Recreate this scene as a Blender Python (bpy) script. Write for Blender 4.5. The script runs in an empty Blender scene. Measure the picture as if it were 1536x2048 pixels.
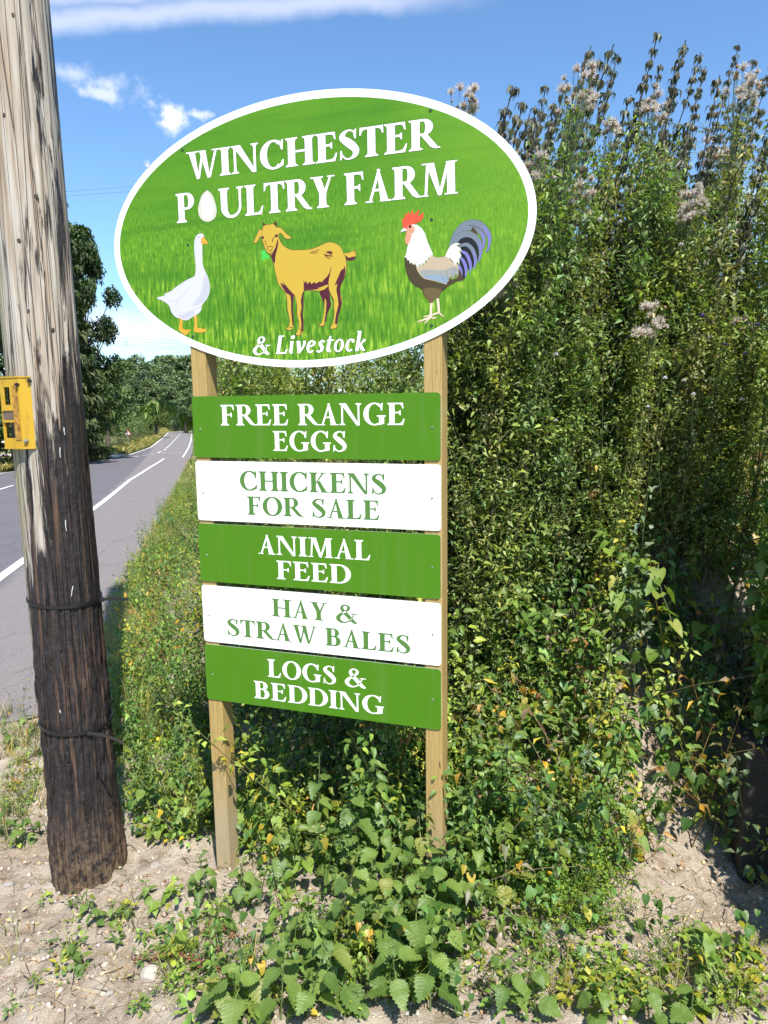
import bpy, bmesh, math, random
import numpy as np
from mathutils import Matrix, Vector
from mathutils.geometry import tessellate_polygon
R_ = math.radians
random.seed(7); rng = np.random.default_rng(11)
scene = bpy.context.scene
COL = scene.collection

# ------------------------------------------------------------------ camera
CZ = 1.73
FPX, PITCH, ROLL = 1464.9, .1496, -.0133
cp, sp_ = math.cos(PITCH), math.sin(PITCH)
F = np.array([0, cp, -sp_]); _R = np.array([1., 0, 0]); _U = np.array([0, sp_, cp])
cr, sr = math.cos(ROLL), math.sin(ROLL)
RT, UP = cr*_R+sr*_U, -sr*_R+cr*_U
cam = bpy.data.objects.new('camera', bpy.data.cameras.new('camera')); COL.objects.link(cam)
cam.matrix_world = Matrix(((RT[0], UP[0], -F[0], 0), (RT[1], UP[1], -F[1], 0), (RT[2], UP[2], -F[2], CZ), (0, 0, 0, 1)))
cam.data.sensor_fit = 'VERTICAL'; cam.data.sensor_height = 24; cam.data.lens = FPX/2048*24
cam.data.clip_start = .05; cam.data.clip_end = 6000
scene.camera = cam
def ray(x, y):                      # photograph pixel -> direction
    return F+RT*(x-768)/FPX-UP*(y-1024)/FPX

# ------------------------------------------------------------------ sun, sky, exposure
SUN_EL, SUN_H = R_(56), np.array([.31, -.951])         # towards the sun
sun = bpy.data.objects.new('sun', bpy.data.lights.new('sun', 'SUN')); COL.objects.link(sun)
sun.data.energy = 5.0; sun.data.angle = R_(.53); sun.data.color = (1, .95, .88)
sd = Vector((SUN_H[0]*math.cos(SUN_EL), SUN_H[1]*math.cos(SUN_EL), math.sin(SUN_EL)))
sun.rotation_euler = sd.to_track_quat('Z', 'Y').to_euler(); sun.location = sd*20
scene.view_settings.view_transform = 'Standard'; scene.view_settings.look = 'None'
scene.view_settings.exposure = .75; scene.view_settings.gamma = 1
scene.cycles.use_denoising = True
scene.cycles.max_bounces = 6; scene.cycles.transparent_max_bounces = 8
scene.cycles.caustics_reflective = False; scene.cycles.caustics_refractive = False

class NT:                           # small node-tree helper
    def __init__(s, tree): s.t = tree; s.n = tree.nodes; s.l = tree.links
    def add(s, typ, **kw):
        n = s.n.new(typ)
        for k, v in kw.items():
            if k in ('op',): n.operation = v
            elif hasattr(n, k) and k not in ('inputs',): setattr(n, k, v)
        return n
    def put(s, sock, v):
        if v is None: return
        if isinstance(v, bpy.types.NodeSocket): s.l.new(v, sock)
        else:
            try: sock.default_value = v
            except Exception: sock.default_value = (v[0], v[1], v[2], 1) if not hasattr(v, '__len__') or len(v) == 3 else v
    def math(s, op, a, b=None, c=None, clamp=False):
        n = s.n.new('ShaderNodeMath'); n.operation = op; n.use_clamp = clamp
        for i, v in enumerate((a, b, c)):
            if v is not None: s.put(n.inputs[i], v)
        return n.outputs[0]
    def vmath(s, op, a, b=None, out=0):
        n = s.n.new('ShaderNodeVectorMath'); n.operation = op
        s.put(n.inputs[0], a)
        if b is not None: s.put(n.inputs[1], b)
        return n.outputs[out]
    def noise(s, vec=None, scale=5, detail=4, rough=.55, dist=0, out=0):
        n = s.n.new('ShaderNodeTexNoise'); n.inputs['Scale'].default_value = scale
        n.inputs['Detail'].default_value = detail; n.inputs['Roughness'].default_value = rough; n.inputs['Distortion'].default_value = dist
        if vec is not None: s.l.new(vec, n.inputs['Vector'])
        return n.outputs[out]
    def voro(s, vec=None, scale=5, feature='F1', out='Distance', rand=1):
        n = s.n.new('ShaderNodeTexVoronoi'); n.feature = feature; n.inputs['Scale'].default_value = scale
        n.inputs['Randomness'].default_value = rand
        if vec is not None: s.l.new(vec, n.inputs['Vector'])
        return n.outputs[out]
    def mapping(s, vec, scale=(1, 1, 1), rot=(0, 0, 0), loc=(0, 0, 0)):
        n = s.n.new('ShaderNodeMapping'); s.l.new(vec, n.inputs[0])
        n.inputs['Scale'].default_value = scale; n.inputs['Rotation'].default_value = rot; n.inputs['Location'].default_value = loc
        return n.outputs[0]
    def ramp(s, fac, stops, interp='LINEAR'):
        n = s.n.new('ShaderNodeValToRGB'); s.put(n.inputs[0], fac); e = n.color_ramp.elements; n.color_ramp.interpolation = interp
        while len(e) < len(stops): e.new(.5)
        for i, (p, c) in enumerate(stops):
            e[i].position = p; e[i].color = (c, c, c, 1) if not hasattr(c, '__len__') else (c[0], c[1], c[2], 1)
        return n.outputs[0]
    def mix(s, fac, a, b, blend='MIX'):
        n = s.n.new('ShaderNodeMix'); n.data_type = 'RGBA'; n.blend_type = blend
        s.put(n.inputs[0], fac)
        for sock, v in ((n.inputs[6], a), (n.inputs[7], b)):
            if isinstance(v, bpy.types.NodeSocket): s.l.new(v, sock)
            else: sock.default_value = (v[0], v[1], v[2], 1)
        return n.outputs[2]
    def maprange(s, v, a, b, c=0, d=1, smooth=False):
        n = s.n.new('ShaderNodeMapRange'); s.put(n.inputs[0], v)
        if smooth: n.interpolation_type = 'SMOOTHSTEP'
        for i, k in enumerate((a, b, c, d)): n.inputs[i+1].default_value = k
        return n.outputs[0]
    def bump(s, h, strength=.5, dist=.01, normal=None):
        n = s.n.new('ShaderNodeBump'); n.inputs['Strength'].default_value = strength; n.inputs['Distance'].default_value = dist
        s.l.new(h, n.inputs['Height'])
        if normal is not None: s.l.new(normal, n.inputs['Normal'])
        return n.outputs[0]
    def coord(s, kind='Object'): return s.n.new('ShaderNodeTexCoord').outputs[kind]
    def sep(s, v):
        n = s.n.new('ShaderNodeSeparateXYZ'); s.l.new(v, n.inputs[0]); return n.outputs
    def comb(s, x, y, z):
        n = s.n.new('ShaderNodeCombineXYZ')
        for i, v in enumerate((x, y, z)): s.put(n.inputs[i], v)
        return n.outputs[0]

def new_mat(name):
    m = bpy.data.materials.new(name); m.use_nodes = True; t = NT(m.node_tree)
    return m, t, m.node_tree.nodes['Principled BSDF'], m.node_tree.nodes['Material Output']
def plain(name, col, rough=.5, metal=0, spec=.5, var=.0, vscale=30, bump=0):
    m, t, b, o = new_mat(name)
    if var:
        n = t.noise(t.coord(), vscale, 4); c = t.mix(t.maprange(n, .3, .7), [k*(1-var) for k in col], [min(1, k*(1+var)) for k in col]); t.l.new(c, b.inputs['Base Color'])
        if bump: t.l.new(t.bump(n, bump, .003), b.inputs['Normal'])
    else: b.inputs['Base Color'].default_value = (*col, 1)
    b.inputs['Roughness'].default_value = rough; b.inputs['Metallic'].default_value = metal; b.inputs['Specular IOR Level'].default_value = spec
    return m

# world: physical sky with a few clouds set at their directions
world = bpy.data.worlds.new('World'); scene.world = world; world.use_nodes = True; world.cycles.sampling_method = 'MANUAL'; world.cycles.sample_map_resolution = 512
wt = NT(world.node_tree); wt.n.clear()
sky = wt.add('ShaderNodeTexSky'); sky.sky_type = 'NISHITA'; sky.sun_disc = False
sky.sun_elevation = SUN_EL; sky.sun_rotation = math.atan2(SUN_H[0], SUN_H[1]); sky.air_density = 1.0; sky.dust_density = .3; sky.ozone_density = 3.0
wd = wt.coord('Generated'); wn = wt.vmath('NORMALIZE', wd)
skc = wt.mix(1, sky.outputs[0], (.87, 1.08, 1.22), 'MULTIPLY')
wx = wt.noise(wn, 38, 5, .62); wsoft = wt.noise(wn, 14, 4, .6)
cloud = None
def blob(px, py, rx, ry, gain, edge):
    global cloud
    d = ray(px, py); d /= np.linalg.norm(d)
    right = np.cross(d, [0, 0, 1.]); right /= np.linalg.norm(right); up = np.cross(right, d)
    a = wt.math('DIVIDE', wt.vmath('DOT_PRODUCT', wn, tuple(right), 1), rx/FPX)
    b = wt.math('DIVIDE', wt.vmath('DOT_PRODUCT', wn, tuple(up), 1), ry/FPX)
    front = wt.math('GREATER_THAN', wt.vmath('DOT_PRODUCT', wn, tuple(d), 1), .6)
    r = wt.math('SQRT', wt.math('ADD', wt.math('MULTIPLY', a, a), wt.math('MULTIPLY', b, b)))
    v = wt.math('ADD', wt.math('SUBTRACT', 1, r), wt.math('MULTIPLY', wt.math('SUBTRACT', wx, .5), 2.6))
    v = wt.math('MULTIPLY', wt.maprange(v, 0, edge, 0, gain, True), front)
    cloud = v if cloud is None else wt.math('MAXIMUM', cloud, v)
for bq in [(345, 236, 50, 30, .9, 1.2), (390, 228, 30, 12, .5, .8), (222, 168, 62, 32, .6, 1.5), (150, 146, 40, 16, .45, 1.5), (205, 188, 40, 14, .45, .9),
           (1490, 420, 120, 46, .55, 1.1), (1440, 520, 110, 60, .5, 1.1), (-420, 330, 120, 50, .8, .9), (2050, 260, 150, 55, .8, .9), (-900, 120, 150, 60, .8, .9)]: blob(*bq)
# high thin cirrus
def band(x0, y0, x1, y1, half, gain):      # a long cirrus band: a great-circle strip between two directions
    global cloud
    a = ray(x0, y0); b = ray(x1, y1); n = np.cross(a, b); n /= np.linalg.norm(n)
    m = (a/np.linalg.norm(a)+b/np.linalg.norm(b)); m /= np.linalg.norm(m); tt = np.cross(n, m)
    L = math.acos(np.dot(a, b)/np.linalg.norm(a)/np.linalg.norm(b))/2
    dd = wt.math('DIVIDE', wt.math('ABSOLUTE', wt.math('ADD', wt.vmath('DOT_PRODUCT', wn, tuple(n), 1), wt.math('MULTIPLY', wt.math('SUBTRACT', wsoft, .5), half/FPX*1.2))), half/FPX)
    al = wt.math('DIVIDE', wt.math('ABSOLUTE', wt.vmath('DOT_PRODUCT', wn, tuple(tt), 1)), math.sin(L))
    v = wt.math('MULTIPLY', wt.maprange(dd, 1, 0, 0, gain, True), wt.maprange(al, 1, .55, 0, 1, True))
    front = wt.math('GREATER_THAN', wt.vmath('DOT_PRODUCT', wn, tuple(m), 1), 0)
    cloud = wt.math('MAXIMUM', cloud, wt.math('MULTIPLY', v, front))
band(-700, 95, 1050, -22, 28, .36); band(-500, 20, 900, -40, 22, .34); band(-300, 640, 420, 655, 60, .4)
ccol = wt.mix(cloud, skc, (8.6, 8.4, 8.8))
bg = wt.add('ShaderNodeBackground'); bg.inputs['Strength'].default_value = .108; wt.l.new(ccol, bg.inputs['Color'])
wo = wt.add('ShaderNodeOutputWorld'); wt.l.new(bg.outputs[0], wo.inputs[0])

# ------------------------------------------------------------------ object helpers
def mesh_obj(name, verts, faces, mat=None, parent=None, smooth=False, mats=None, midx=None, uv=None, col=None):
    me = bpy.data.meshes.new(name)
    if isinstance(verts, np.ndarray): verts = verts.tolist()
    if isinstance(faces, np.ndarray): faces = faces.tolist()
    me.from_pydata(verts, [], faces)
    for m in (mats or ([mat] if mat else [])): me.materials.append(m)
    if midx is not None: me.polygons.foreach_set('material_index', np.asarray(midx, dtype=np.int32))
    if smooth: me.polygons.foreach_set('use_smooth', np.ones(len(me.polygons), dtype=bool))
    if uv is not None:
        ul = me.uv_layers.new(name='UVMap'); li = np.zeros(len(me.loops), dtype=np.int32); me.loops.foreach_get('vertex_index', li)
        ul.data.foreach_set('uv', np.asarray(uv, dtype=np.float32)[li].ravel())
    if col is not None:
        ca = me.color_attributes.new('col', 'FLOAT_COLOR', 'POINT')
        ca.data.foreach_set('color', np.c_[col, np.ones(len(col))].astype(np.float32).ravel())
    me.update()
    o = bpy.data.objects.new(name, me); COL.objects.link(o)
    if parent: o.parent = parent
    return o
def inst(name, me, parent=None, M=None):
    o = bpy.data.objects.new(name, me); COL.objects.link(o)
    if parent: o.parent = parent
    if M is not None: o.matrix_local = M
    return o
def empty(name, loc=(0, 0, 0), rz=0, M=None):
    o = bpy.data.objects.new(name, None); COL.objects.link(o); o.empty_display_size = .1
    o.location = loc; o.rotation_euler = (0, 0, rz)
    if M is not None: o.matrix_world = M
    return o
def tag(o, label=None, cat=None, group=None, kind=None):
    if label: o['label'] = label
    if cat: o['category'] = cat
    if group: o['group'] = group
    if kind: o['kind'] = kind
    return o
class MB:                           # collects shapes for ONE mesh
    def __init__(s): s.v = []; s.f = []; s.m = []; s.uv = []; s.c = []
    def add(s, v, f, m=0):
        b = len(s.v); s.v += [tuple(p) for p in v]; s.f += [tuple(i+b for i in q) for q in f]; s.m += [m]*len(f)
    def box(s, x0, x1, y0, y1, z0, z1, m=0, bev=0):
        if bev:
            bm = bmesh.new(); bmesh.ops.create_cube(bm, size=1)
            for v in bm.verts: v.co = Vector(((x0+x1)/2+v.co.x*(x1-x0), (y0+y1)/2+v.co.y*(y1-y0), (z0+z1)/2+v.co.z*(z1-z0)))
            bmesh.ops.bevel(bm, geom=bm.edges[:], offset=bev, segments=2, affect='EDGES', profile=.5)
            bm.verts.index_update(); s.add([v.co[:] for v in bm.verts], [[v.index for v in f.verts] for f in bm.faces], m); bm.free(); return
        v = [(x, y, z) for x in (x0, x1) for y in (y0, y1) for z in (z0, z1)]
        s.add(v, [(0, 1, 3, 2), (4, 6, 7, 5), (0, 4, 5, 1), (2, 3, 7, 6), (0, 2, 6, 4), (1, 5, 7, 3)], m)
    def tube(s, pts, rad, n=6, m=0, cap=True):
        pts = np.asarray(pts, float); k = len(pts); rad = np.broadcast_to(np.asarray(rad, float), (k,))
        T = np.gradient(pts, axis=0); T /= np.linalg.norm(T, axis=1)[:, None]+1e-9
        ref = np.array([0, 0, 1.]) if abs(T[0][2]) < .9 else np.array([1., 0, 0])
        V = []
        for i in range(k):
            a = np.cross(T[i], ref); a /= np.linalg.norm(a)+1e-9; b = np.cross(T[i], a); ref = ref if abs(T[i]@ref) < .95 else a
            for j in range(n):
                th = 2*math.pi*j/n; V.append(pts[i]+rad[i]*(a*math.cos(th)+b*math.sin(th)))
        Fc = [(i*n+j, i*n+(j+1) % n, (i+1)*n+(j+1) % n, (i+1)*n+j) for i in range(k-1) for j in range(n)]
        if cap: Fc += [tuple(range(n-1, -1, -1)), tuple((k-1)*n+j for j in range(n))]
        s.add(V, Fc, m)
    def build(s, name, mats, parent=None, smooth=False):
        mats = mats if isinstance(mats, (list, tuple)) else [mats]
        return mesh_obj(name, s.v, s.f, parent=parent, mats=mats, midx=s.m, smooth=smooth)

# numpy value noise -------------------------------------------------
def _h(i, j, k):
    n = (i*374761393+j*668265263+k*1274126177) & 0x7fffffff
    n = ((n ^ (n >> 13))*1274126177) & 0x7fffffff
    return ((n ^ (n >> 16)) & 0xffff)/65535.
def vnoise(x, y, z=0.):
    x, y, z = np.broadcast_arrays(np.asarray(x, float), np.asarray(y, float), np.asarray(z, float))
    i, j, k = np.floor(x).astype(np.int64), np.floor(y).astype(np.int64), np.floor(z).astype(np.int64)
    u, v, w = x-i, y-j, z-k; u = u*u*(3-2*u); v = v*v*(3-2*v); w = w*w*(3-2*w)
    r = 0
    for a in (0, 1):
        for b in (0, 1):
            for c in (0, 1):
                r = r+_h(i+a, j+b, k+c)*(u if a else 1-u)*(v if b else 1-v)*(w if c else 1-w)
    return r
def fbm(x, y, z=0., o=4):
    r = 0; a = .5; t = 0
    for q in range(o):
        f = 2**q; r = r+a*vnoise(np.asarray(x)*f+17.3*q, np.asarray(y)*f-9.1*q, np.asarray(z)*f+3.7*q); t += a; a *= .5
    return r/t
def sstep(a, b, x):
    t = np.clip((np.asarray(x, float)-a)/(b-a), 0, 1); return t*t*(3-2*t)

# ------------------------------------------------------------------ terrain
AZ = R_(16); SA, CA = math.sin(AZ), math.cos(AZ)          # the road runs 16 degrees left of the view, falling away
def to_sl(x, y): return -np.asarray(x)*SA+np.asarray(y)*CA, np.asarray(x)*CA+np.asarray(y)*SA
def to_xy(s, l): return -np.asarray(s)*SA+np.asarray(l)*CA, np.asarray(s)*CA+np.asarray(l)*SA
def zr(s):
    s = np.asarray(s, float); k = 12.
    return -.10-.045*s+.027*k*np.logaddexp(0, (s-55)/k)
ES = [-30, 4.2, 5.3, 9.3, 13.8, 22.7, 40, 72, 110, 180, 300, 600]
EL = [-.60, -.60, -.60, -.70, -.50, -.16, .5, 1.8, 2.9, 5, 9, 18]
def le(s): return np.interp(s, ES, EL)                     # right edge of the tarmac
FS = [-30, 20, 47, 58, 63, 69, 89, 135, 180, 281, 600]
FL = [-10.2, -10.1, -9.8, -6.2, -4.9, -4.1, -2.6, -1.6, -1.0, .5, 6]
def fe(s): return np.interp(s, FS, FL)                     # far (left) edge
def G(x, y, fine=True):
    x, y = np.asarray(x, float), np.asarray(y, float)
    s, l = to_sl(x, y); d = l-le(s)
    far = sstep(60, 160, s)
    z = zr(s)
    bank = .13*np.clip(d, 0, 1.7)+1.95*sstep(1.25, 4.1, d)*(1-.6*far)
    wob = fbm(x*.7, y*.7, 3.3, 3)-.5
    endf = sstep(0, 1, (y-(1.75+.62*(x-.2)))/1.5)
    bank = .13*np.clip(d, 0, 1.7)*(.55+.45*endf)+(bank-.13*np.clip(d, 0, 1.7))*endf*(1+.5*wob)
    z = z+np.where(d > 0, bank, 0)
    # left side: fields, valley and rising wooded ground
    dl = fe(s)-l
    z = z+np.where(dl > 0, .35*sstep(0, 2.5, dl)*sstep(25, 45, s)+.012*np.clip(dl-3, 0, 60)*sstep(30, 60, s), 0)
    z = z+.055*np.clip(s-170, 0, 400)*sstep(5, 40, dl+20)*1.0+ .02*np.clip(s-500, 0, 3000)
    if fine:
        near = np.exp(-((np.hypot(x, y-2.5)/7.)**2))*sstep(-.25, .25, d+np.where(s < 5.2, 9, 0)*1.)
        clod = np.abs(fbm(x*9, y*9, 1.7, 4)-.5)*2
        z = z+near*(.07*(fbm(x*2.3, y*2.3, .5, 3)-.5)+.065*(clod-.3)+.032*(fbm(x*30, y*30, 5, 2)-.5))
        z = z+(1-near)*.10*(fbm(x*.9, y*.9, 8, 3)-.5)*sstep(.1, .8, d)
    return z
def tarmac(x, y):
    s, l = to_sl(x, y); return (l < le(s)) & (l > fe(s)) & (s > near_edge(l))
def near_edge(l): return np.interp(l, [-12, -4, -1.2, -.6, 0], [3.2, 4.3, 5.05, 5.3, 6])
def hits(px, py):                   # pixels -> points on the terrain (vectorised march)
    px, py = np.asarray(px, float), np.asarray(py, float)
    D = F[None]+RT[None]*((px-768)/FPX)[:, None]-UP[None]*((py-1024)/FPX)[:, None]
    out = np.full((len(px), 3), np.nan); t = np.full(len(px), .8); done = np.zeros(len(px), bool)
    for it in range(260):
        P = D*t[:, None]; e = P[:, 2]+CZ-GZ(P[:, 0], P[:, 1])
        hit = (e < 0) & ~done; out[hit] = P[hit]; done |= hit
        t = t*1.018+.01
    ok = ~np.isnan(out[:, 0]); out[ok, 2] = GZ(out[ok, 0], out[ok, 1])
    return out

def soil_mat():
    m, t, b, o = new_mat('ground_earth')
    P = t.add('ShaderNodeNewGeometry').outputs['Position']
    n1 = t.noise(P, 1.1, 5, .6); n2 = t.noise(P, 14, 6, .65); n3 = t.noise(P, 70, 5, .7)
    c = t.ramp(n2, [(.25, (.19, .135, .085)), (.39, (.37, .29, .205)), (.52, (.52, .43, .325)), (.7, (.62, .54, .44))])
    c = t.mix(t.maprange(n3, .45, .75, 0, .55), c, (.62, .56, .48))
    c = t.mix(t.maprange(n1, .5, .7, 0, .5), c, (.30, .22, .14))
    # grass further off
    x, y, z = t.sep(P); dist = t.math('SQRT', t.math('ADD', t.math('MULTIPLY', x, x), t.math('MULTIPLY', y, y)))
    g1 = t.noise(P, .06, 4, .6); g2 = t.noise(P, 1.3, 5, .7)
    gc = t.mix(t.maprange(g1, .42, .60), (.075, .13, .025), (.27, .23, .095)); gc = t.mix(t.maprange(g2, .3, .7, 0, .5), gc, (.05, .085, .02))
    c = t.mix(t.maprange(dist, 5.5, 11), c, gc)
    t.l.new(c, b.inputs['Base Color']); b.inputs['Roughness'].default_value = .95; b.inputs['Specular IOR Level'].default_value = .15
    n4 = t.noise(P, 210, 4, .75); h = t.math('ADD', t.math('MULTIPLY', n2, .6), t.math('ADD', t.math('MULTIPLY', n3, .55), t.math('MULTIPLY', n4, .22))); c = t.mix(t.maprange(n4, .55, .75, 0, .3), c, (.20, .14, .09)); t.l.new(c, b.inputs['Base Color'])
    t.l.new(t.bump(h, 1., .035), b.inputs['Normal'])
    return m
SOIL = soil_mat()
def grid_axis(a0, a1, c, fine, n):
    u = np.linspace(-1, 1, n); k = 7.5
    v = np.sinh(u*k)/math.sinh(k); return v
# one sheet to the horizon: fine near the sign, coarse far away
def axis(lo, hi, f0, f1, step):
    inner = np.arange(f0, f1, step); outp, outn = [], []
    d = step
    p = f1
    while p < hi: outp.append(p); d *= 1.09; p += d
    d = step; p = f0-step
    while p > lo: outn.append(p); d *= 1.09; p -= d
    return np.array(outn[::-1]+list(inner)+outp+[hi])
gx = axis(-2200, 2200, -2.6, 2.8, .024); gy = axis(-60, 3000, 1.2, 6.0, .024)
X, Y = np.meshgrid(gx, gy); Z = G(X, Y)
Z0g = Z.copy()
def GZ(x, y):                       # height read back from the ground sheet
    if np.ndim(x) == 0 and np.ndim(y) == 0: return float(GZ(np.array([x]), np.array([y]))[0])
    x, y = np.asarray(x, float), np.asarray(y, float)
    i = np.clip(np.searchsorted(gx, x)-1, 0, len(gx)-2); j = np.clip(np.searchsorted(gy, y)-1, 0, len(gy)-2)
    u = np.clip((x-gx[i])/(gx[i+1]-gx[i]), 0, 1); v = np.clip((y-gy[j])/(gy[j+1]-gy[j]), 0, 1)
    return Z0g[j, i]*(1-u)*(1-v)+Z0g[j, i+1]*u*(1-v)+Z0g[j+1, i]*(1-u)*v+Z0g[j+1, i+1]*u*v
sS, lS = to_sl(X, Y)
mg = np.clip((sS-15)*.04, 0, 2.5)
under = sstep(.0, .5, le(sS)+mg-lS)*sstep(0, .5, lS-fe(sS)+mg)*sstep(0, .5, sS-near_edge(lS))
Z = Z-(.09+.002*np.clip(sS, 0, 200))*under
nx, ny = len(gx), len(gy); idx = np.arange(nx*ny).reshape(ny, nx)
fc = np.stack([idx[:-1, :-1], idx[:-1, 1:], idx[1:, 1:], idx[1:, :-1]], -1).reshape(-1, 4)
go = mesh_obj('ground', np.stack([X, Y, Z], -1).reshape(-1, 3), fc, SOIL, smooth=True)
tag(go, kind='structure')

# road -------------------------------------------------------------
def asphalt():
    m, t, b, o = new_mat('asphalt')
    P = t.add('ShaderNodeNewGeometry').outputs['Position']
    n = t.noise(P, 130, 3, .7); n2 = t.noise(P, .8, 4, .6); v = t.voro(P, 170)
    c = t.ramp(n, [(.3, (.085, .077, .086)), (.7, (.15, .138, .15))]); c = t.mix(t.maprange(n2, .35, .7, 0, .5), c, (.175, .165, .168))
    # the lay-by strip beside the verge is older and paler
    x, y, z = t.sep(P); l = t.math('ADD', t.math('MULTIPLY', x, CA), t.math('MULTIPLY', y, SA))
    pt = t.noise(P, 2.6, 5, .7); c = t.mix(t.maprange(pt, .55, .72, 0, .4), c, (.09, .085, .09)); c = t.mix(t.maprange(t.noise(P, 9, 4, .7), .60, .72, 0, .5), c, (.30, .27, .24))
    pale = t.maprange(t.math('ADD', l, t.math('MULTIPLY', n2, .3)), -2.15, -1.95)
    c = t.mix(t.math('MULTIPLY', pale, .8), c, t.mix(n, (.16, .141, .132), (.275, .245, .23)))
    gr = t.noise(P, 34, 4, .75); c = t.mix(t.maprange(gr, .50, .72, 0, .65), c, (.075, .068, .066)); c = t.mix(t.maprange(t.noise(P, 60, 3, .7), .60, .70, 0, .8), c, (.42, .40, .38))
    ck = t.voro(t.mapping(P, (1, 1, 1)), .55, 'DISTANCE_TO_EDGE'); c = t.mix(t.math('MULTIPLY', t.maprange(t.math('ADD', ck, t.math('MULTIPLY', t.math('SUBTRACT', gr, .5), .05)), .0, .012, .7, 0), t.maprange(n2, .45, .6)), c, (.05, .045, .045))
    t.l.new(c, b.inputs['Base Color']); b.inputs['Roughness'].default_value = .85; b.inputs['Specular IOR Level'].default_value = .25
    t.l.new(t.bump(v, .35, .004), b.inputs['Normal']); return m
ss = np.concatenate([np.arange(2.8, 12, .15), np.arange(12, 80, .8), np.arange(80, 420, 4)])
V = []; Fc = []; q = 24
for i, s in enumerate(ss):
    l0, l1 = fe(s), le(s)
    for j in range(q+1):
        l = l0+(l1-l0)*j/q
        w = .05*math.sin(s*9)+.06*math.sin(s*3.7+2) if j == q and s < 12 else 0
        s2 = max(s, float(near_edge(l))+.06*math.sin(l*9)); x, y = to_xy(s2, l+w); V.append((x, y, float(zr(s2))))
for i in range(len(ss)-1):
    for j in range(q): a = i*(q+1)+j; Fc.append((a, a+1, a+q+2, a+q+1))
ro = mesh_obj('road', V, Fc, asphalt(), smooth=True); tag(ro, kind='structure')
m, t, b, o = new_mat('road_paint'); P = t.add('ShaderNodeNewGeometry').outputs['Position']
t.l.new(t.mix(t.maprange(t.noise(P, 45, 5, .7), .52, .72), (.78, .78, .76), (.42, .40, .39)), b.inputs['Base Color']); b.inputs['Roughness'].default_value = .7
PAINT = m
def strip(pts, w, name='road_marking'):
    pts = np.asarray(pts, float); s = np.concatenate([np.linspace(a[0], c[0], 30)[:-1] for a, c in zip(pts[:-1], pts[1:])]+[pts[-1:, 0]])
    if abs(pts[-1][0]-pts[0][0]) < .6:      # a line across the road
        l = np.linspace(pts[0][1], pts[-1][1], 30); s = np.linspace(pts[0][0], pts[-1][0], 30); A = [to_xy(s-w/2, l), to_xy(s+w/2, l)]; S = [s-w/2, s+w/2]
    else:
        l = np.interp(s, pts[:, 0], pts[:, 1]); A = [to_xy(s, l-w/2), to_xy(s, l+w/2)]; S = [s, s]
    n = len(s); Vv = [(A[k][0][i], A[k][1][i], float(zr(S[k][i]))+.006+.00012*s[i]) for k in (0, 1) for i in range(n)]
    return tag(mesh_obj(name, Vv, [(i, i+1, n+i+1, n+i) for i in range(n-1)], PAINT), kind='structure')
strip([(5.6, -2.42), (10.8, -2.36), (14.8, -2.27), (23.8, -2.07), (34.7, -1.92), (47.2, -1.4), (60.5, -.7)], .15)
strip([(12, -6.75), (34, -6.57)], .12)
for s0 in np.arange(36.5, 46, 4): strip([(s0, -6.5+.02*(s0-36)), (s0+2.2, -6.46+.02*(s0-36))], .12)
strip([(40, -9.75), (47, -9.5), (58, -6.0), (62.5, -4.75)], .12)
for s0, s1 in [(66, 67.2), (68.2, 69.2), (70.3, 71.3)]: strip([(s0, np.interp(s0, [66, 72], [-3.2, -1.5])), (s1, np.interp(s1, [66, 72], [-3.2, -1.5]))], .15)
for s0 in np.arange(73, 190, 6.5): strip([(s0, np.interp(s0, [72, 80, 118, 180], [-1.5, -.8, .42, 2.2])), (s0+3.4, np.interp(s0+3.4, [72, 80, 118, 180], [-1.5, -.8, .42, 2.2]))], .16)
strip([(69.5, -3.95), (89, -2.45), (135, -1.45), (180, -.85), (281, .6)], .14)
strip([(62, .75), (86, 1.75), (110, 2.6), (180, 4.6), (281, 7.8)], .14)
for l0 in np.arange(-.9, 1.0, .5): strip([(72.5, l0), (72.5, l0+.3)], .22)
# ------------------------------------------------------------------ the farm sign
SANG = .3324; SO = np.array([.1878, 2.4, 0.]); SAX = np.array([math.cos(SANG), -math.sin(SANG), 0]); SN = np.array([-math.sin(SANG), -math.cos(SANG), 0])
def spx(x, y):                      # photograph pixel -> (u, height) on the sign's front plane
    d = ray(x, y); P = d*((SO@SN)/(d@SN)); return float((P-SO)@SAX), float(P[2]+CZ)
sign = empty('farm_sign', (SO[0], SO[1], 0), -SANG)        # local x along the boards, -y to the front, z up
tag(sign, 'tall wooden farm sign with an oval green board above five slatted name boards', 'sign')
PW, PH, PG, PZ = .9351, .2211, .0134, .0274+CZ

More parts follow.
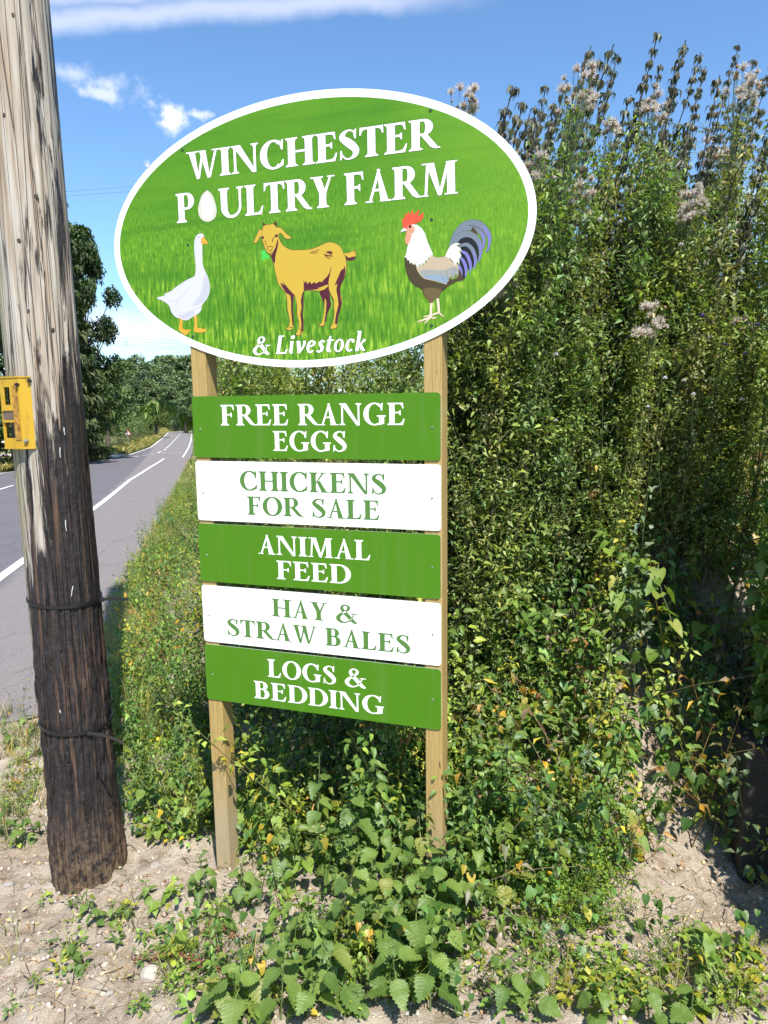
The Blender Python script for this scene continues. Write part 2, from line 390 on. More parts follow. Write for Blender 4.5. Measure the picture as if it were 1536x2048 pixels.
def timber():
    m, t, b, o = new_mat('treated_softwood')
    c0 = t.coord(); g = t.noise(t.mapping(c0, (30, 30, 1.1)), 2.2, 5, .6, .6); g2 = t.noise(t.mapping(c0, (160, 160, 3)), 1.5, 3)
    rg = t.math('FRACT', t.math('MULTIPLY', g, 7)); c = t.mix(rg, (.30, .19, .055), (.43, .30, .105))
    c = t.mix(t.maprange(g2, .4, .7, 0, .35), c, (.50, .37, .16)); pt = t.noise(c0, 5, 4); c = t.mix(t.maprange(pt, .52, .75, 0, .4), c, (.42, .40, .16))
    kn = t.voro(t.mapping(c0, (9, 9, 4.2)), 1.0); c = t.mix(t.maprange(kn, .05, .11, .8, 0), c, (.13, .07, .03)); c = t.mix(t.maprange(t.noise(t.mapping(c0, (60, 60, 1.4)), 1.6, 4, .6), .58, .66, 0, .55), c, (.22, .14, .05))
    z = t.sep(c0)[2]; c = t.mix(t.maprange(t.math('ADD', z, t.math('MULTIPLY', g, .12)), .42, .12, 0, .55), c, (.36, .31, .23))
    t.l.new(c, b.inputs['Base Color']); b.inputs['Roughness'].default_value = .7
    t.l.new(t.bump(t.math('ADD', rg, g2), .15, .002), b.inputs['Normal']); return m
TIMBER = timber()
for u0 in (-.9335, -.0575):
    gb = float(G(*(SO+SAX*(u0+.03))[:2]))-.12
    mb = MB(); mb.box(u0, u0+.061, .0045, .0795, gb, PZ+.72, bev=.003); p = mb.build('post', TIMBER, sign)

def board_paint(name, c1, c2):
    m, t, b, o = new_mat(name); n = t.noise(t.coord(), 3, 4); sm = t.noise(t.mapping(t.coord(), (26, 26, 2.2)), 1, 4, .6); c = t.mix(t.maprange(sm, .5, .8, 0, .10), t.mix(n, c1, c2), (.30, .27, .20)); t.l.new(c, b.inputs['Base Color'])
    d = t.noise(t.coord(), 300, 2); b.inputs['Roughness'].default_value = .5; b.inputs['Specular IOR Level'].default_value = .2
    t.l.new(t.bump(d, .03, .001), b.inputs['Normal']); return m
GREEN = board_paint('board_green', (.060, .182, .006), (.066, .195, .008)); WHITE = board_paint('board_white', (.83, .83, .81), (.86, .86, .84))
TXW = plain('letter_white', (.86, .86, .84), .5); TXG = plain('letter_green', (.072, .185, .03), .5); TXO = plain('letter_outline', (.045, .10, .02), .5); TXGREY = plain('letter_outline_grey', (.42, .44, .38), .5)
SCREW = plain('screw_zinc', (.50, .52, .50), .32, .9); SCREWD = plain('screw_dark', (.03, .06, .03), .5, .4)

# --- serif alphabet, cap height 1 (closed outlines; every piece convex enough to tessellate)
def arc(cx, cy, rx, ry, a0, a1, n=14): return [(cx+rx*math.cos(R_(a0+(a1-a0)*i/n)), cy+ry*math.sin(R_(a0+(a1-a0)*i/n))) for i in range(n+1)]
def ring(cx, cy, rx, ry, tx, ty, a0, a1, n=22): return arc(cx, cy, rx, ry, a0, a1, n)+arc(cx, cy, rx-tx, ry-ty, a1, a0, n)
def cat(pts, n=6):
    pts = [np.array(p, float) for p in pts]; q = [2*pts[0]-pts[1]]+pts+[2*pts[-1]-pts[-2]]; out = []
    for i in range(1, len(q)-2):
        p0, p1, p2, p3 = q[i-1:i+3]
        for k in range(n):
            t = k/n; out.append(.5*((2*p1)+(-p0+p2)*t+(2*p0-5*p1+4*p2-p3)*t*t+(-p0+3*p1-3*p2+p3)*t**3))
    return out+[pts[-1]]
def ribbon(pts, n=6):               # (x, y, width) centre line -> outline
    c = np.array(cat(pts, n)); d = np.gradient(c[:, :2], axis=0); d /= np.linalg.norm(d, axis=1)[:, None]+1e-9
    nn = np.stack([-d[:, 1], d[:, 0]], -1)*np.abs(c[:, 2:3])/2
    return [tuple(p) for p in (c[:, :2]+nn)]+[tuple(p) for p in (c[:, :2]-nn)[::-1]]
S_, K_ = .075, .042
def stem(x, w, y0=0., y1=1., b=(1, 1), t_=(1, 1)):
    p = [(x-S_*b[0], y0), (x+w+S_*b[1], y0)]
    if b[1]: p += [(x+w+S_, y0+K_), (x+w+.02, y0+K_+.03)]
    p += [(x+w, y0+K_+.09), (x+w, y1-K_-.09)]
    if t_[1]: p += [(x+w+.02, y1-K_-.03), (x+w+S_, y1-K_)]
    p += [(x+w+S_*t_[1], y1), (x-S_*t_[0], y1)]
    if t_[0]: p += [(x-S_, y1-K_), (x-.02, y1-K_-.03)]
    p += [(x, y1-K_-.09), (x, y0+K_+.09)]
    if b[0]: p += [(x-.02, y0+K_+.03), (x-S_, y0+K_)]
    return p
def slant(x0, x1, w, y0=0., y1=1.): return [(x0, y0), (x0+w, y0), (x1+w, y1), (x1, y1)]
def serif(x0, x1, y, top): return [(x0, y), (x1, y), (x1, y-K_), (x0, y-K_)] if top else [(x0, y), (x1, y), (x1, y+K_), (x0, y+K_)]
def arm_t(x0, x1, t): return [(x0, 1), (x1, 1), (x1+.02, .74), (x1-.015, .74), (x1-.05, .88), (x1-.12, 1-t), (x0, 1-t)]
def arm_b(x0, x1, t): return [(x0, 0), (x1, 0), (x1+.06, .28), (x1+.02, .28), (x1-.04, .13), (x1-.12, t), (x0, t)]
def arm_m(x0, x1, t, y=.53): return [(x0, y), (x1-.07, y), (x1-.03, y-.09), (x1, y-.09), (x1, y+.13), (x1-.03, y+.13), (x1-.07, y+t), (x0, y+t)]
def bowl(x0, xm, y0, y1, rx, T, t):
    ym, ry = (y0+y1)/2, (y1-y0)/2
    return [(x0, y0)]+arc(xm, ym, rx, ry, -90, 90, 16)+[(x0, y1), (x0, y1-t)]+arc(xm, ym, rx-T, ry-t, 90, -90, 16)+[(x0, y0+t)]
def glyph(ch, T=.17, t=.055):
    s = S_; x = s
    if ch == 'I': return [stem(x, T)], T+2*s
    if ch == 'H': return [stem(x, T), stem(x+.44+T*.3, T), [(x+T-.01, .475), (x+.46+T*.3, .475), (x+.46+T*.3, .475+t), (x+T-.01, .475+t)]], .44+1.3*T+2*s
    if ch == 'E': return [stem(x, T, b=(1, 0), t_=(1, 0)), arm_t(x+T-.01, .56, t), arm_m(x+T-.01, .48, t), arm_b(x+T-.01, .56, t)], .64
    if ch == 'F': return [stem(x, T, t_=(1, 0)), arm_t(x+T-.01, .55, t), arm_m(x+T-.01, .47, t, .49)], .60
    if ch == 'L': return [stem(x, T, b=(1, 0)), arm_b(x+T-.01, .54, t)], .61
    if ch == 'T':
        c = .33; return [stem(c-T/2, T, t_=(0, 0)), [(.0, .74), (.035, .74), (.07, .87), (.14, 1-t), (.52, 1-t), (.59, .87), (.625, .74), (.66, .74), (.65, 1.02), (.62, 1.), (.04, 1.), (.01, 1.02)]], .66
    if ch == 'N':
        w = .60+T*.5; return [stem(x, t, t_=(1, 0)), stem(w+s-t-.02, t, 0, 1, (0, 0)), [(x-.03, 1), (x-.03+T*1.12, 1), (w+s-.02, .0), (w+s-.02, -.02), (w+s-.02-T*.55, -.02)]], w+2*s
    if ch == 'M':
        w = .74+T*.6; return [slant(x+.02, x+.07, t), serif(x-.07, x+.13, 0, False), serif(x-.05, x+.12, 1, True), slant(w+s-T-.01, w+s-T-.03, T), serif(w+s-T-.08, w+s+.06, 0, False), serif(w+s-.05-T, w+s+.04, 1, True),
            [(x+.06, 1), (x+.06+T*1.05, 1), (w*.5+s+.04, .05), (w*.5+s+.01, 0), (w*.5+s-.04, 0)], slant(w*.5+s-.035, w+s-T-.03, t*1.15)], w+2*s
    if ch == 'A':
        w = .70; return [slant(.09, .36, t*1.05), [(.31, 1.02), (.40, 1.02), (.45+T*.9, 0), (.45, -.0)] and [(.335, 1.02), (.395, 1.02), (.53+T*.62, .0), (.53-T*.45, .0)], [(.18, .33), (.50, .33), (.49, .33+t), (.20, .33+t)], serif(.0, .22, 0, False), serif(.42, .53+T*.62+.085, 0, False)], .53+T*.62+.085
    if ch == 'V': return [slant(.36-T*.5, .07, T, 0, 1)], .7
    if ch == 'W':
        T2 = T*.95; return [[(.05, 1), (.05+T2*1.02, 1), (.36, .06), (.33, -.02), (.29, -.02)], slant(.31, .48, t), [(.40, 1), (.40+T2, 1), (.71, .06), (.68, -.02), (.64, -.02)], slant(.665, .90, t), serif(-.03, .05+T2+.09, 1, True), serif(.34, .58, 1, True), serif(.80, 1.04, 1, True)], 1.01
    if ch == 'Y':
        c = .35; return [stem(c-T/2, T, 0, .5, t_=(0, 0)), [(.06, 1), (.06+T*1.05, 1), (c+T/2, .46), (c+T/2, .40), (c-T/2, .40), (c-T/2, .47)], [(c, .42), (c+T/2-.005, .42), (.63, 1), (.57, 1)], serif(-.02, .06+T+.10, 1, True), serif(.50, .72, 1, True)], .70
    if ch == 'K': return [stem(x, T), [(x+T-.01, .40), (x+T-.01, .48), (.52, 1), (.60, 1)], [(.27+T*.2, .50), (.37+T*.2, .60), (.60+T*.5, .0), (.60-T*.6, .0)], serif(.44, .67, 1, True), serif(.46, .60+T*.5+.08, 0, False)], .68+T*.45
    if ch == 'P': return [stem(x, T, t_=(1, 0)), bowl(x+T-.02, x+T+.10, .43, 1, .26, T*.95, t)], .56+T*.3
    if ch == 'R': return [stem(x, T, t_=(1, 0)), bowl(x+T-.02, x+T+.10, .46, 1, .25, T*.95, t), [(x+T+.02, .49), (x+T+.20, .49), (.66+T*.5, .045), (.72+T*.5, .045), (.72+T*.5, 0), (.66+T*.1, 0), (.56+T*.05, .07)]], .70+T*.4
    if ch == 'B': return [stem(x, T, b=(1, 0), t_=(1, 0)), bowl(x+T-.02, x+T+.09, .52, 1, .22, T*.9, t), bowl(x+T-.02, x+T+.10, .0, .52+t, .27, T, t)], .60+T*.35
    if ch == 'D': return [stem(x, T, b=(1, 0), t_=(1, 0)), bowl(x+T-.02, x+T+.10, 0, 1, .42, T, t)], .70+T*.4
    if ch == 'O': return [ring(.42, .5, .41, .52, T, t, 90, 270), ring(.42, .5, .41, .52, T, t, -90, 90)], .84
    if ch == 'C': return [ring(.42, .5, .41, .52, T, t, 48, 312, 30), [(.66, .64), (.70, .64), (.72, 1.0), (.68, 1.0), (.655, .93), (.60, .86)], [(.69, .30), (.73, .30), (.715, .10), (.64, .05), (.60, .12)]], .76
    if ch == 'G': return [ring(.42, .5, .41, .52, T, t, 48, 300, 30), [(.66, .66), (.70, .66), (.72, 1.0), (.68, 1.0), (.655, .93), (.60, .86)], [(.58, .0), (.58+T, .06), (.58+T, .36), (.58+T+.06, .40), (.58+T+.06, .44), (.50, .44), (.50, .40), (.58, .36)]], .80+T*.2
    if ch == 'U': return [stem(x, T, .32, 1, (0, 0)), stem(.60+s, t, .32, 1, (0, 0)), ring((x+.60+s+t)/2, .36, (.60+t)/2, .38, T, t*1.3, 180, 270, 12), ring((x+.60+s+t)/2, .36, (.60+t)/2, .38, t, t*1.3, 270, 360, 12)], .60+2*s+t+.02
    if ch == 'S': return [ribbon([(.47, .80, .035), (.41, .93, .05), (.28, .975, .06), (.14, .88, T*.6), (.115, .74, T*.85), (.24, .60, T*1.12), (.38, .45, T*1.15), (.485, .28, T*.9), (.45, .11, T*.62), (.32, .02, .06), (.19, .04, .05), (.085, .19, .035)]), [(.45, .68), (.49, .68), (.505, 1.0), (.465, 1.0), (.44, .92), (.42, .85)], [(.05, .32), (.085, .32), (.12, .16), (.10, .08), (.075, 0), (.035, 0)]], .57
    if ch == '&': return [ribbon([(.86, .02, .07), (.74, .07, T*.8), (.56, .30, T*.95), (.36, .57, T*.95), (.245, .78, T*.7), (.30, .93, T*.45), (.42, .97, .06), (.525, .87, T*.6), (.50, .73, T*.6), (.38, .60, .07), (.19, .44, T*.7), (.085, .24, T*.95), (.17, .07, T*.7), (.35, .015, .07), (.54, .12, .055), (.67, .33, .045), (.73, .50, .04)]), serif(.62, .88, .48, False)], .90
    return [], .28                  # space
def shear(ps, k): return [[(x+k*y, y) for x, y in p] for p in ps]
def italic(ch):                     # bold slanted lower case for the oval board
    w = .17
    g = {'L': ([ribbon([(.14, 0, w), (.14, .5, w), (.14, 1, w)]), [(.05, 1), (.34, 1), (.34, .94), (.05, .94)], [(.04, 0), (.54, 0), (.60, .26), (.53, .26), (.46, .09), (.04, .09)]], .60),
         'i': ([ribbon([(.12, .66, .15), (.12, .3, .16), (.13, .08, .15), (.22, .02, .07)]), [(.02, .67), (.19, .67), (.19, .61), (.02, .61)], arc(.13, .89, .10, .10, 0, 345, 12)], .27),
         'v': ([[(.02, .67), (.20, .67), (.30, .2), (.25, .0), (.16, .0)], ribbon([(.22, .0, .08), (.36, .25, .10), (.43, .5, .12), (.41, .66, .13)])], .50),
         'e': ([ring(.23, .33, .22, .345, .14, .08, 75, 320, 20), ribbon([(.27, .62, .08), (.36, .55, .13), (.34, .42, .11), (.12, .32, .07)])], .46),
         's': ([ribbon([(.36, .54, .07), (.25, .62, .10), (.13, .52, .13), (.19, .38, .15), (.28, .26, .16), (.25, .10, .13), (.13, .04, .10), (.03, .12, .07)])], .40),
         't': ([ribbon([(.15, .86, .08), (.13, .55, .15), (.12, .2, .16), (.17, .06, .13), (.29, .06, .06)]), [(.02, .67), (.33, .67), (.33, .59), (.02, .59)]], .33),
         'o': ([ring(.24, .335, .235, .35, .13, .07, 90, 270, 16), ring(.24, .335, .235, .35, .13, .07, -90, 90, 16)], .50),
         'c': ([ring(.23, .33, .22, .345, .14, .08, 55, 315, 20), arc(.34, .54, .07, .09, 0, 345, 10)], .42),
         'k': ([ribbon([(.12, 1.04, .15), (.12, .5, .16), (.12, 0, .16)]), [(.0, 1.06), (.18, 1.06), (.18, 1.0), (.0, 1.0)], ribbon([(.18, .32, .08), (.32, .46, .10), (.42, .60, .15)]), ribbon([(.22, .36, .14), (.34, .14, .16), (.44, .04, .10), (.50, .05, .05)])], .54)}
    return g.get(ch, ([], .22))
def grow(poly, e):                  # push an outline outwards by e
    p = np.array(poly, float); a = .5*np.sum(p[:, 0]*np.roll(p[:, 1], -1)-np.roll(p[:, 0], -1)*p[:, 1]); sg = 1 if a > 0 else -1
    d1 = p-np.roll(p, 1, 0); d2 = np.roll(p, -1, 0)-p
    n1 = np.stack([d1[:, 1], -d1[:, 0]], -1); n2 = np.stack([d2[:, 1], -d2[:, 0]], -1)
    n1 /= np.linalg.norm(n1, axis=1)[:, None]+1e-9; n2 /= np.linalg.norm(n2, axis=1)[:, None]+1e-9
    n = n1+n2; n /= np.maximum(np.linalg.norm(n, axis=1)[:, None], .5); return [tuple(q) for q in p+sg*e*n]
class Print:                        # flat ink on a board: layered outlines a fraction of a millimetre apart
    def __init__(s, y0): s.v = []; s.f = []; s.m = []; s.y = y0
    def poly(s, p, m, lift=.00002):
        if len(p) < 3: return
        s.y -= lift; b = len(s.v); s.v += [(q[0], s.y, q[1]) for q in p]
        tr = tessellate_polygon([[Vector((q[0], q[1], 0)) for q in p]])
        for a in tr:
            A, B, Cc = [p[i] for i in a]
            c = (B[0]-A[0])*(Cc[1]-A[1])-(B[1]-A[1])*(Cc[0]-A[0])
            if abs(c) < 1e-14: continue
            s.f.append(tuple(b+i for i in (a if c > 0 else a[::-1]))); s.m.append(m)
    def build(s, name, mats, parent): return mesh_obj(name, s.v, s.f, mats=mats, midx=s.m, parent=parent)
def text(name, parent, txt, left, right, top, T, t, mat, outline=None, y0=-.0002, track=.045, cap=None, gl=None, base=None):
    """left/right: baseline end pixels, top: a pixel on the cap line at the left end"""
    (u0, z0), (u1, z1), (ut, zt) = spx(*left), spx(*right), spx(*top)
    zb = (z0+z1)/2 if base is None else base; ch = (zt-z0) if cap is None else cap
    x = 0; pieces = []
    for i, c in enumerate(txt):
        ps, adv = (gl or (lambda q: glyph(q, T, t)))(c); pieces += [[(q[0]+x, q[1]) for q in p] for p in ps]; x += adv+track
    allx = [q[0] for p in pieces for q in p]; a, b = min(allx), max(allx); kx = (u1-u0)/(b-a)
    pieces = [[(u0+(q[0]-a)*kx, zb+q[1]*ch) for q in p] for p in pieces]
    pr = Print(y0)
    if outline:
        for p in pieces: pr.poly(grow(p, outline), 1, .000005)
        pr.y -= .00005
    for p in pieces: pr.poly(p, 0, .000004)
    return pr.build(name, [mat, TXO if mat is TXW else TXGREY], parent)

def rounded(x0, x1, z0, z1, r, n=5): return arc(x1-r, z0+r, r, r, -90, 0, n)+arc(x1-r, z1-r, r, r, 0, 90, n)+arc(x0+r, z1-r, r, r, 90, 180, n)+arc(x0+r, z0+r, r, r, 180, 270, n)
def slab(name, outline, y0, y1, mats, parent):      # extruded plate, front at y0
    n = len(outline); v = [(p[0], y0, p[1]) for p in outline]+[(p[0], y1, p[1]) for p in outline]
    f = [tuple(range(n)), tuple(range(2*n-1, n-1, -1))]+[(i, n+i, n+(i+1) % n, (i+1) % n) for i in range(n)]
    return mesh_obj(name, v, f, mats=mats, midx=[0, 1]+[1]*n, parent=parent)
EDGE_G = plain('board_edge', (.30, .34, .26), .6)
SCREWG = plain('screw_green', (.05, .11, .05), .35, .6)
def screw(parent, u, z, y0=0., r=.0042, mt=None):
    mb = MB(); n = 12
    v = [(u+r*math.cos(2*math.pi*i/n), y0, z+r*math.sin(2*math.pi*i/n)) for i in range(n)]+[(u+.75*r*math.cos(2*math.pi*i/n), y0-.0016, z+.75*r*math.sin(2*math.pi*i/n)) for i in range(n)]
    v += [(u+.32*r*math.cos(2*math.pi*i/n), y0-.0016, z+.32*r*math.sin(2*math.pi*i/n)) for i in range(n)]+[(u, y0-.0004, z)]
    mb.add(v, [(i, (i+1) % n, n+(i+1) % n, n+i) for i in range(n)]+[(n+i, n+(i+1) % n, 2*n+(i+1) % n, 2*n+i) for i in range(n)], 0)
    mb.add(v[2*n:], [(i, (i+1) % n, n) for i in range(n)], 1)
    return mb.build('screw', [mt or SCREW, SCREWD], parent)
def z4(x, y): return (370+x*.3516, 770+y*.3516)
def z5(x, y): return (370+x*.3516, 1100+y*.3516)
rows = [('green', [('FREE RANGE', z4(205, 228), z4(1250, 229), z4(205, 112)), ('EGGS', z4(503, 375), z4(920, 378), z4(503, 263))]),
        ('white', [('CHICKENS', z4(315, 602), z4(1145, 618), z4(315, 493)), ('FOR SALE', z4(357, 738), z4(1107, 768), z4(357, 634))]),
        ('green', [('ANIMAL', z4(418, 962), z4(1055, 995), z4(418, 855)), ('FEED', z5(523, 166), z5(945, 192), z5(523, 62))]),
        ('white', [('HAY &', z5(497, 378), z5(982, 418), z5(497, 278)), ('STRAW BALES', z5(245, 487), z5(1282, 588), z5(245, 392))]),
        ('green', [('LOGS &', z5(472, 722), z5(1030, 785), z5(472, 622)), ('BEDDING', z5(395, 842), z5(1133, 936), z5(395, 745))])]
names = ['FREE RANGE EGGS', 'CHICKENS FOR SALE', 'ANIMAL FEED', 'HAY & STRAW BALES', 'LOGS & BEDDING']
for i, (kind, lines) in enumerate(rows):
    zt = PZ-i*(PH+PG)
    jx, jz = [(0, 0), (.0015, 0), (-.001, .0008), (.001, -.0008), (0, .0005)][i]
    p = slab('name_board', rounded(-PW+jx, jx, zt-PH+jz, zt+jz, .012), 0, .004, [GREEN if kind == 'green' else WHITE, EDGE_G], sign)
    p['label'] = f'{kind} board lettered {names[i]}'
    for txt, l, r, tp in lines:
        text('lettering', p, txt, l, r, tp, *((.185, .062) if kind == 'green' else (.185, .06)), TXW if kind == 'green' else TXG, None if kind == 'green' else .0007)
    zc = zt-PH*.52; screw(p, -PW+.029, zc-.004); screw(p, -.029, zc+.003)

# oval board -------------------------------------------------------
EC = (-.4669, .5568+CZ); EA, EB = .7648, .4374
def oval(k, n=96): return [(EC[0]+(EA-k)*math.cos(2*math.pi*i/n), EC[1]+(EB-k)*math.sin(2*math.pi*i/n)) for i in range(n)]
def meadow():
    m, t, b, o = new_mat('printed_meadow')
    c0 = t.coord(); x, y, z = t.sep(c0); fz = t.maprange(z, EC[1]-EB, EC[1]+EB)
    xz = t.comb(x, z, 0)
    wob = t.noise(xz, 3, 3)
    bl = t.noise(t.mapping(xz, (105, 15, 1)), 1, 4, .65, .3); bs = t.noise(t.mapping(xz, (180, 48, 1)), 1, 4, .7)
    near = t.maprange(t.math('ADD', fz, t.math('MULTIPLY', wob, .12)), .80, .45, .12, 1)
    tex = t.mix(t.maprange(fz, .25, .62), bl, bs)
    tex = t.math('ADD', .5, t.math('MULTIPLY', t.math('SUBTRACT', tex, .48), t.math('MULTIPLY', near, 1.25)))
    c = t.ramp(tex, [(.26, (.016, .075, .003)), (.43, (.055, .18, .006)), (.55, (.11, .28, .010)), (.68, (.27, .43, .03)), (.80, (.46, .58, .12))])
    # sweep of the hill and soft rows
    hill = t.noise(t.mapping(xz, (1.3, 4.5, 1), (0, 0, R_(-24)), (.3, .2, 0)), 1.6, 3, .5, .3)
    c = t.mix(t.maprange(hill, .40, .66, 0, .55), c, (.045, .175, .006)); rows_ = t.noise(t.mapping(xz, (1.2, 24, 1)), 1, 3)
    c = t.mix(t.maprange(rows_, .52, .68, 0, .4), c, (.032, .14, .005))
    lit = t.math('ADD', t.math('MULTIPLY', x, .9), wob); c = t.mix(t.maprange(lit, .15, .75, 0, .32), c, (.18, .36, .018))
    t.l.new(c, b.inputs['Base Color']); b.inputs['Roughness'].default_value = .42; b.inputs['Specular IOR Level'].default_value = .3; return m
ovb = slab('oval_board', oval(0), 0, .0045, [WHITE, EDGE_G], sign)
ovb['label'] = 'oval board printed with a meadow, farm name and animals'
pr = Print(-.00015); pr.poly(oval(.0245), 0); pr.build('meadow_print', [meadow()], ovb)
def z8(x, y): return (340+x*.3776, 190+y*.3776)
capW = spx(*z8(285, 282))[1]-spx(*z8(285, 430))[1]
bw = (spx(*z8(320, 428))[1]+spx(*z8(1290, 290))[1])/2
text('lettering', ovb, 'WINCHESTER', z8(92, 450), z8(1432, 275), z8(92, 300), .215, .075, TXW, .0015, -.0005, .02, capW, base=bw)
capP = spx(*z8(40, 530))[1]-spx(*z8(40, 685))[1]; bp = (spx(*z8(45, 685))[1]+spx(*z8(1525, 515))[1]+spx(*z8(625, 615))[1])/3
text('lettering', ovb, 'P', z8(38, 685), z8(133, 672), z8(38, 530), .215, .075, TXW, .0015, -.0005, .02, capP, base=bp)
text('lettering', ovb, 'ULTRY', z8(262, 660), z8(875, 595), z8(262, 500), .215, .075, TXW, .0015, -.0005, .02, capP, base=bp)
text('lettering', ovb, 'FARM', z8(925, 580), z8(1525, 515), z8(925, 410), .215, .075, TXW, .0015, -.0005, .02, capP, base=bp)
def zl(x, y): return (490+x*.16927, 640+y*.16927)
capL = spx(*zl(400, 185))[1]-spx(*zl(360, 402))[1]; bl_ = (spx(*zl(360, 402))[1]+spx(*zl(1330, 368))[1])/2
def gl(c):
    if c == '&':
        ps, a = glyph('&', .19, .09); return shear(ps, .12), a-.05
    ps, a = italic(c); return shear(ps, .16), a
text('lettering', ovb, '& Livestock', zl(95, 410), zl(1435, 370), zl(95, 195), .2, .08, TXW, .0012, -.0005, .05, capL, gl=gl, base=bl_)
def ink(name, col): return plain(name, col, .45, 0, .3)
I = {k: ink('ink_'+k, c) for k, c in dict(white=(.54, .54, .58), pale=(.44, .45, .50), line=(.36, .34, .46), orange=(.70, .33, .035), yellow=(.50, .34, .04), maroon=(.075, .012, .022), leaf=(.06, .50, .07),
     red=(.72, .075, .035), salmon=(.80, .27, .17), cream=(.64, .63, .57), brown=(.060, .042, .018), brown2=(.125, .085, .035), tan=(.44, .35, .24), grey=(.28, .285, .27), blue=(.22, .29, .37), slate=(.15, .18, .22), violet=(.17, .16, .42), black=(.012, .013, .013), leg=(.74, .54, .42), egg=(.52, .53, .42)).items()}
IK = list(I); IM = [I[k] for k in IK]
def art(name, conv, shapes, y0):
    pr = Print(y0)
    for sh in shapes:
        kind, col, pts = sh[0], IK.index(sh[1]), sh[2]
        if kind == 'fill':
            P = [spx(*conv(*q)) for q in cat(list(pts)+[pts[0]], 4)[:-1]]; ol = sh[3] if len(sh) > 3 else None
            if ol: pr.poly(grow(P, ol[1]), IK.index(ol[0]))
            pr.poly(P, col)
        elif kind == 'flat': pr.poly([spx(*conv(*q)) for q in pts], col)
        elif kind == 'line':
            w = sh[3]; n = len(pts); pr.poly([spx(*conv(*q)) for q in ribbon([(p[0], p[1], w*(p[2] if len(p) > 2 else 1)) for p in pts])], col)
        elif kind == 'dot': pr.poly([spx(*conv(*q)) for q in arc(pts[0], pts[1], pts[2], pts[2], 0, 345, 12)], col)
    return pr.build(name, IM, ovb)
art('egg_print', z8, [('fill', 'egg', [(198, 503), (225, 530), (244, 585), (247, 625), (232, 658), (200, 672), (168, 660), (151, 628), (152, 585), (170, 530)], ('maroon', .0006)), ('fill', 'cream', [(190, 515), (215, 540), (230, 600), (215, 650), (180, 650), (165, 600), (172, 545)]), ('line', 'pale', [(176, 548), (170, 540), (177, 530), (187, 535), (184, 550)], 3)], -.0005)
zg = lambda x, y: (290+x*.13672, 440+y*.13672)
art('goose_print', zg, [
 ('fill', 'orange', [(508, 1395), (548, 1400), (547, 1560), (585, 1603), (672, 1605), (635, 1640), (620, 1672), (590, 1682), (550, 1660), (508, 1620), (495, 1580), (510, 1500)], ('maroon', .0003)),
 ('fill', 'orange', [(708, 1395), (752, 1380), (768, 1560), (800, 1583), (905, 1602), (870, 1632), (855, 1643), (738, 1642), (718, 1600), (728, 1540), (722, 1450)], ('maroon', .0003)),
 ('fill', 'white', [(745, 250), (770, 213), (815, 200), (850, 210), (864, 245), (862, 300), (840, 350), (838, 450), (840, 560), (845, 650), (880, 750), (920, 840), (943, 930), (948, 1000), (935, 1090), (900, 1160), (850, 1220), (828, 1265), (825, 1310), (790, 1360), (740, 1392), (690, 1420), (640, 1455), (595, 1467), (550, 1455), (520, 1438), (470, 1430), (430, 1400), (390, 1350), (370, 1290), (345, 1240), (300, 1205), (240, 1170), (200, 1160), (178, 1140), (200, 1130), (260, 1115), (300, 1095), (282, 1080), (330, 1065), (400, 1030), (440, 995), (540, 925), (640, 865), (720, 830), (737, 780), (744, 680), (735, 580), (725, 480), (722, 380), (728, 300)], ('line', .0007)),
 ('fill', 'pale', [(872, 800), (920, 865), (938, 940), (940, 1010), (925, 1090), (885, 1160), (835, 1215), (790, 1240), (720, 1255), (700, 1245), (780, 1130), (830, 1020), (850, 900)]),
 ('fill', 'pale', [(470, 1380), (560, 1385), (650, 1330), (720, 1320), (700, 1390), (640, 1430), (590, 1450), (520, 1425)]),
 ('line', 'line', [(650, 970), (600, 1055), (480, 1180), (420, 1195), (350, 1165)], 5), ('line', 'line', [(480, 1180), (452, 1260), (490, 1340), (560, 1366), (612, 1355)], 4), ('line', 'line', [(820, 1275), (740, 1300), (708, 1392)], 5), ('line', 'line', [(600, 1372), (560, 1425)], 4),
 ('fill', 'orange', [(824, 268), (855, 246), (882, 280), (918, 332), (916, 352), (870, 350), (830, 352), (822, 310)], ('maroon', .0003)), ('line', 'maroon', [(836, 318), (868, 332), (905, 350)], 4), ('dot', 'line', (788, 250, 12)), ('dot', 'maroon', (788, 250, 6))], -.0005)
zt_ = lambda x, y: (490+x*.15625, 430+y*.15625)
M_ = ('maroon', .0014)
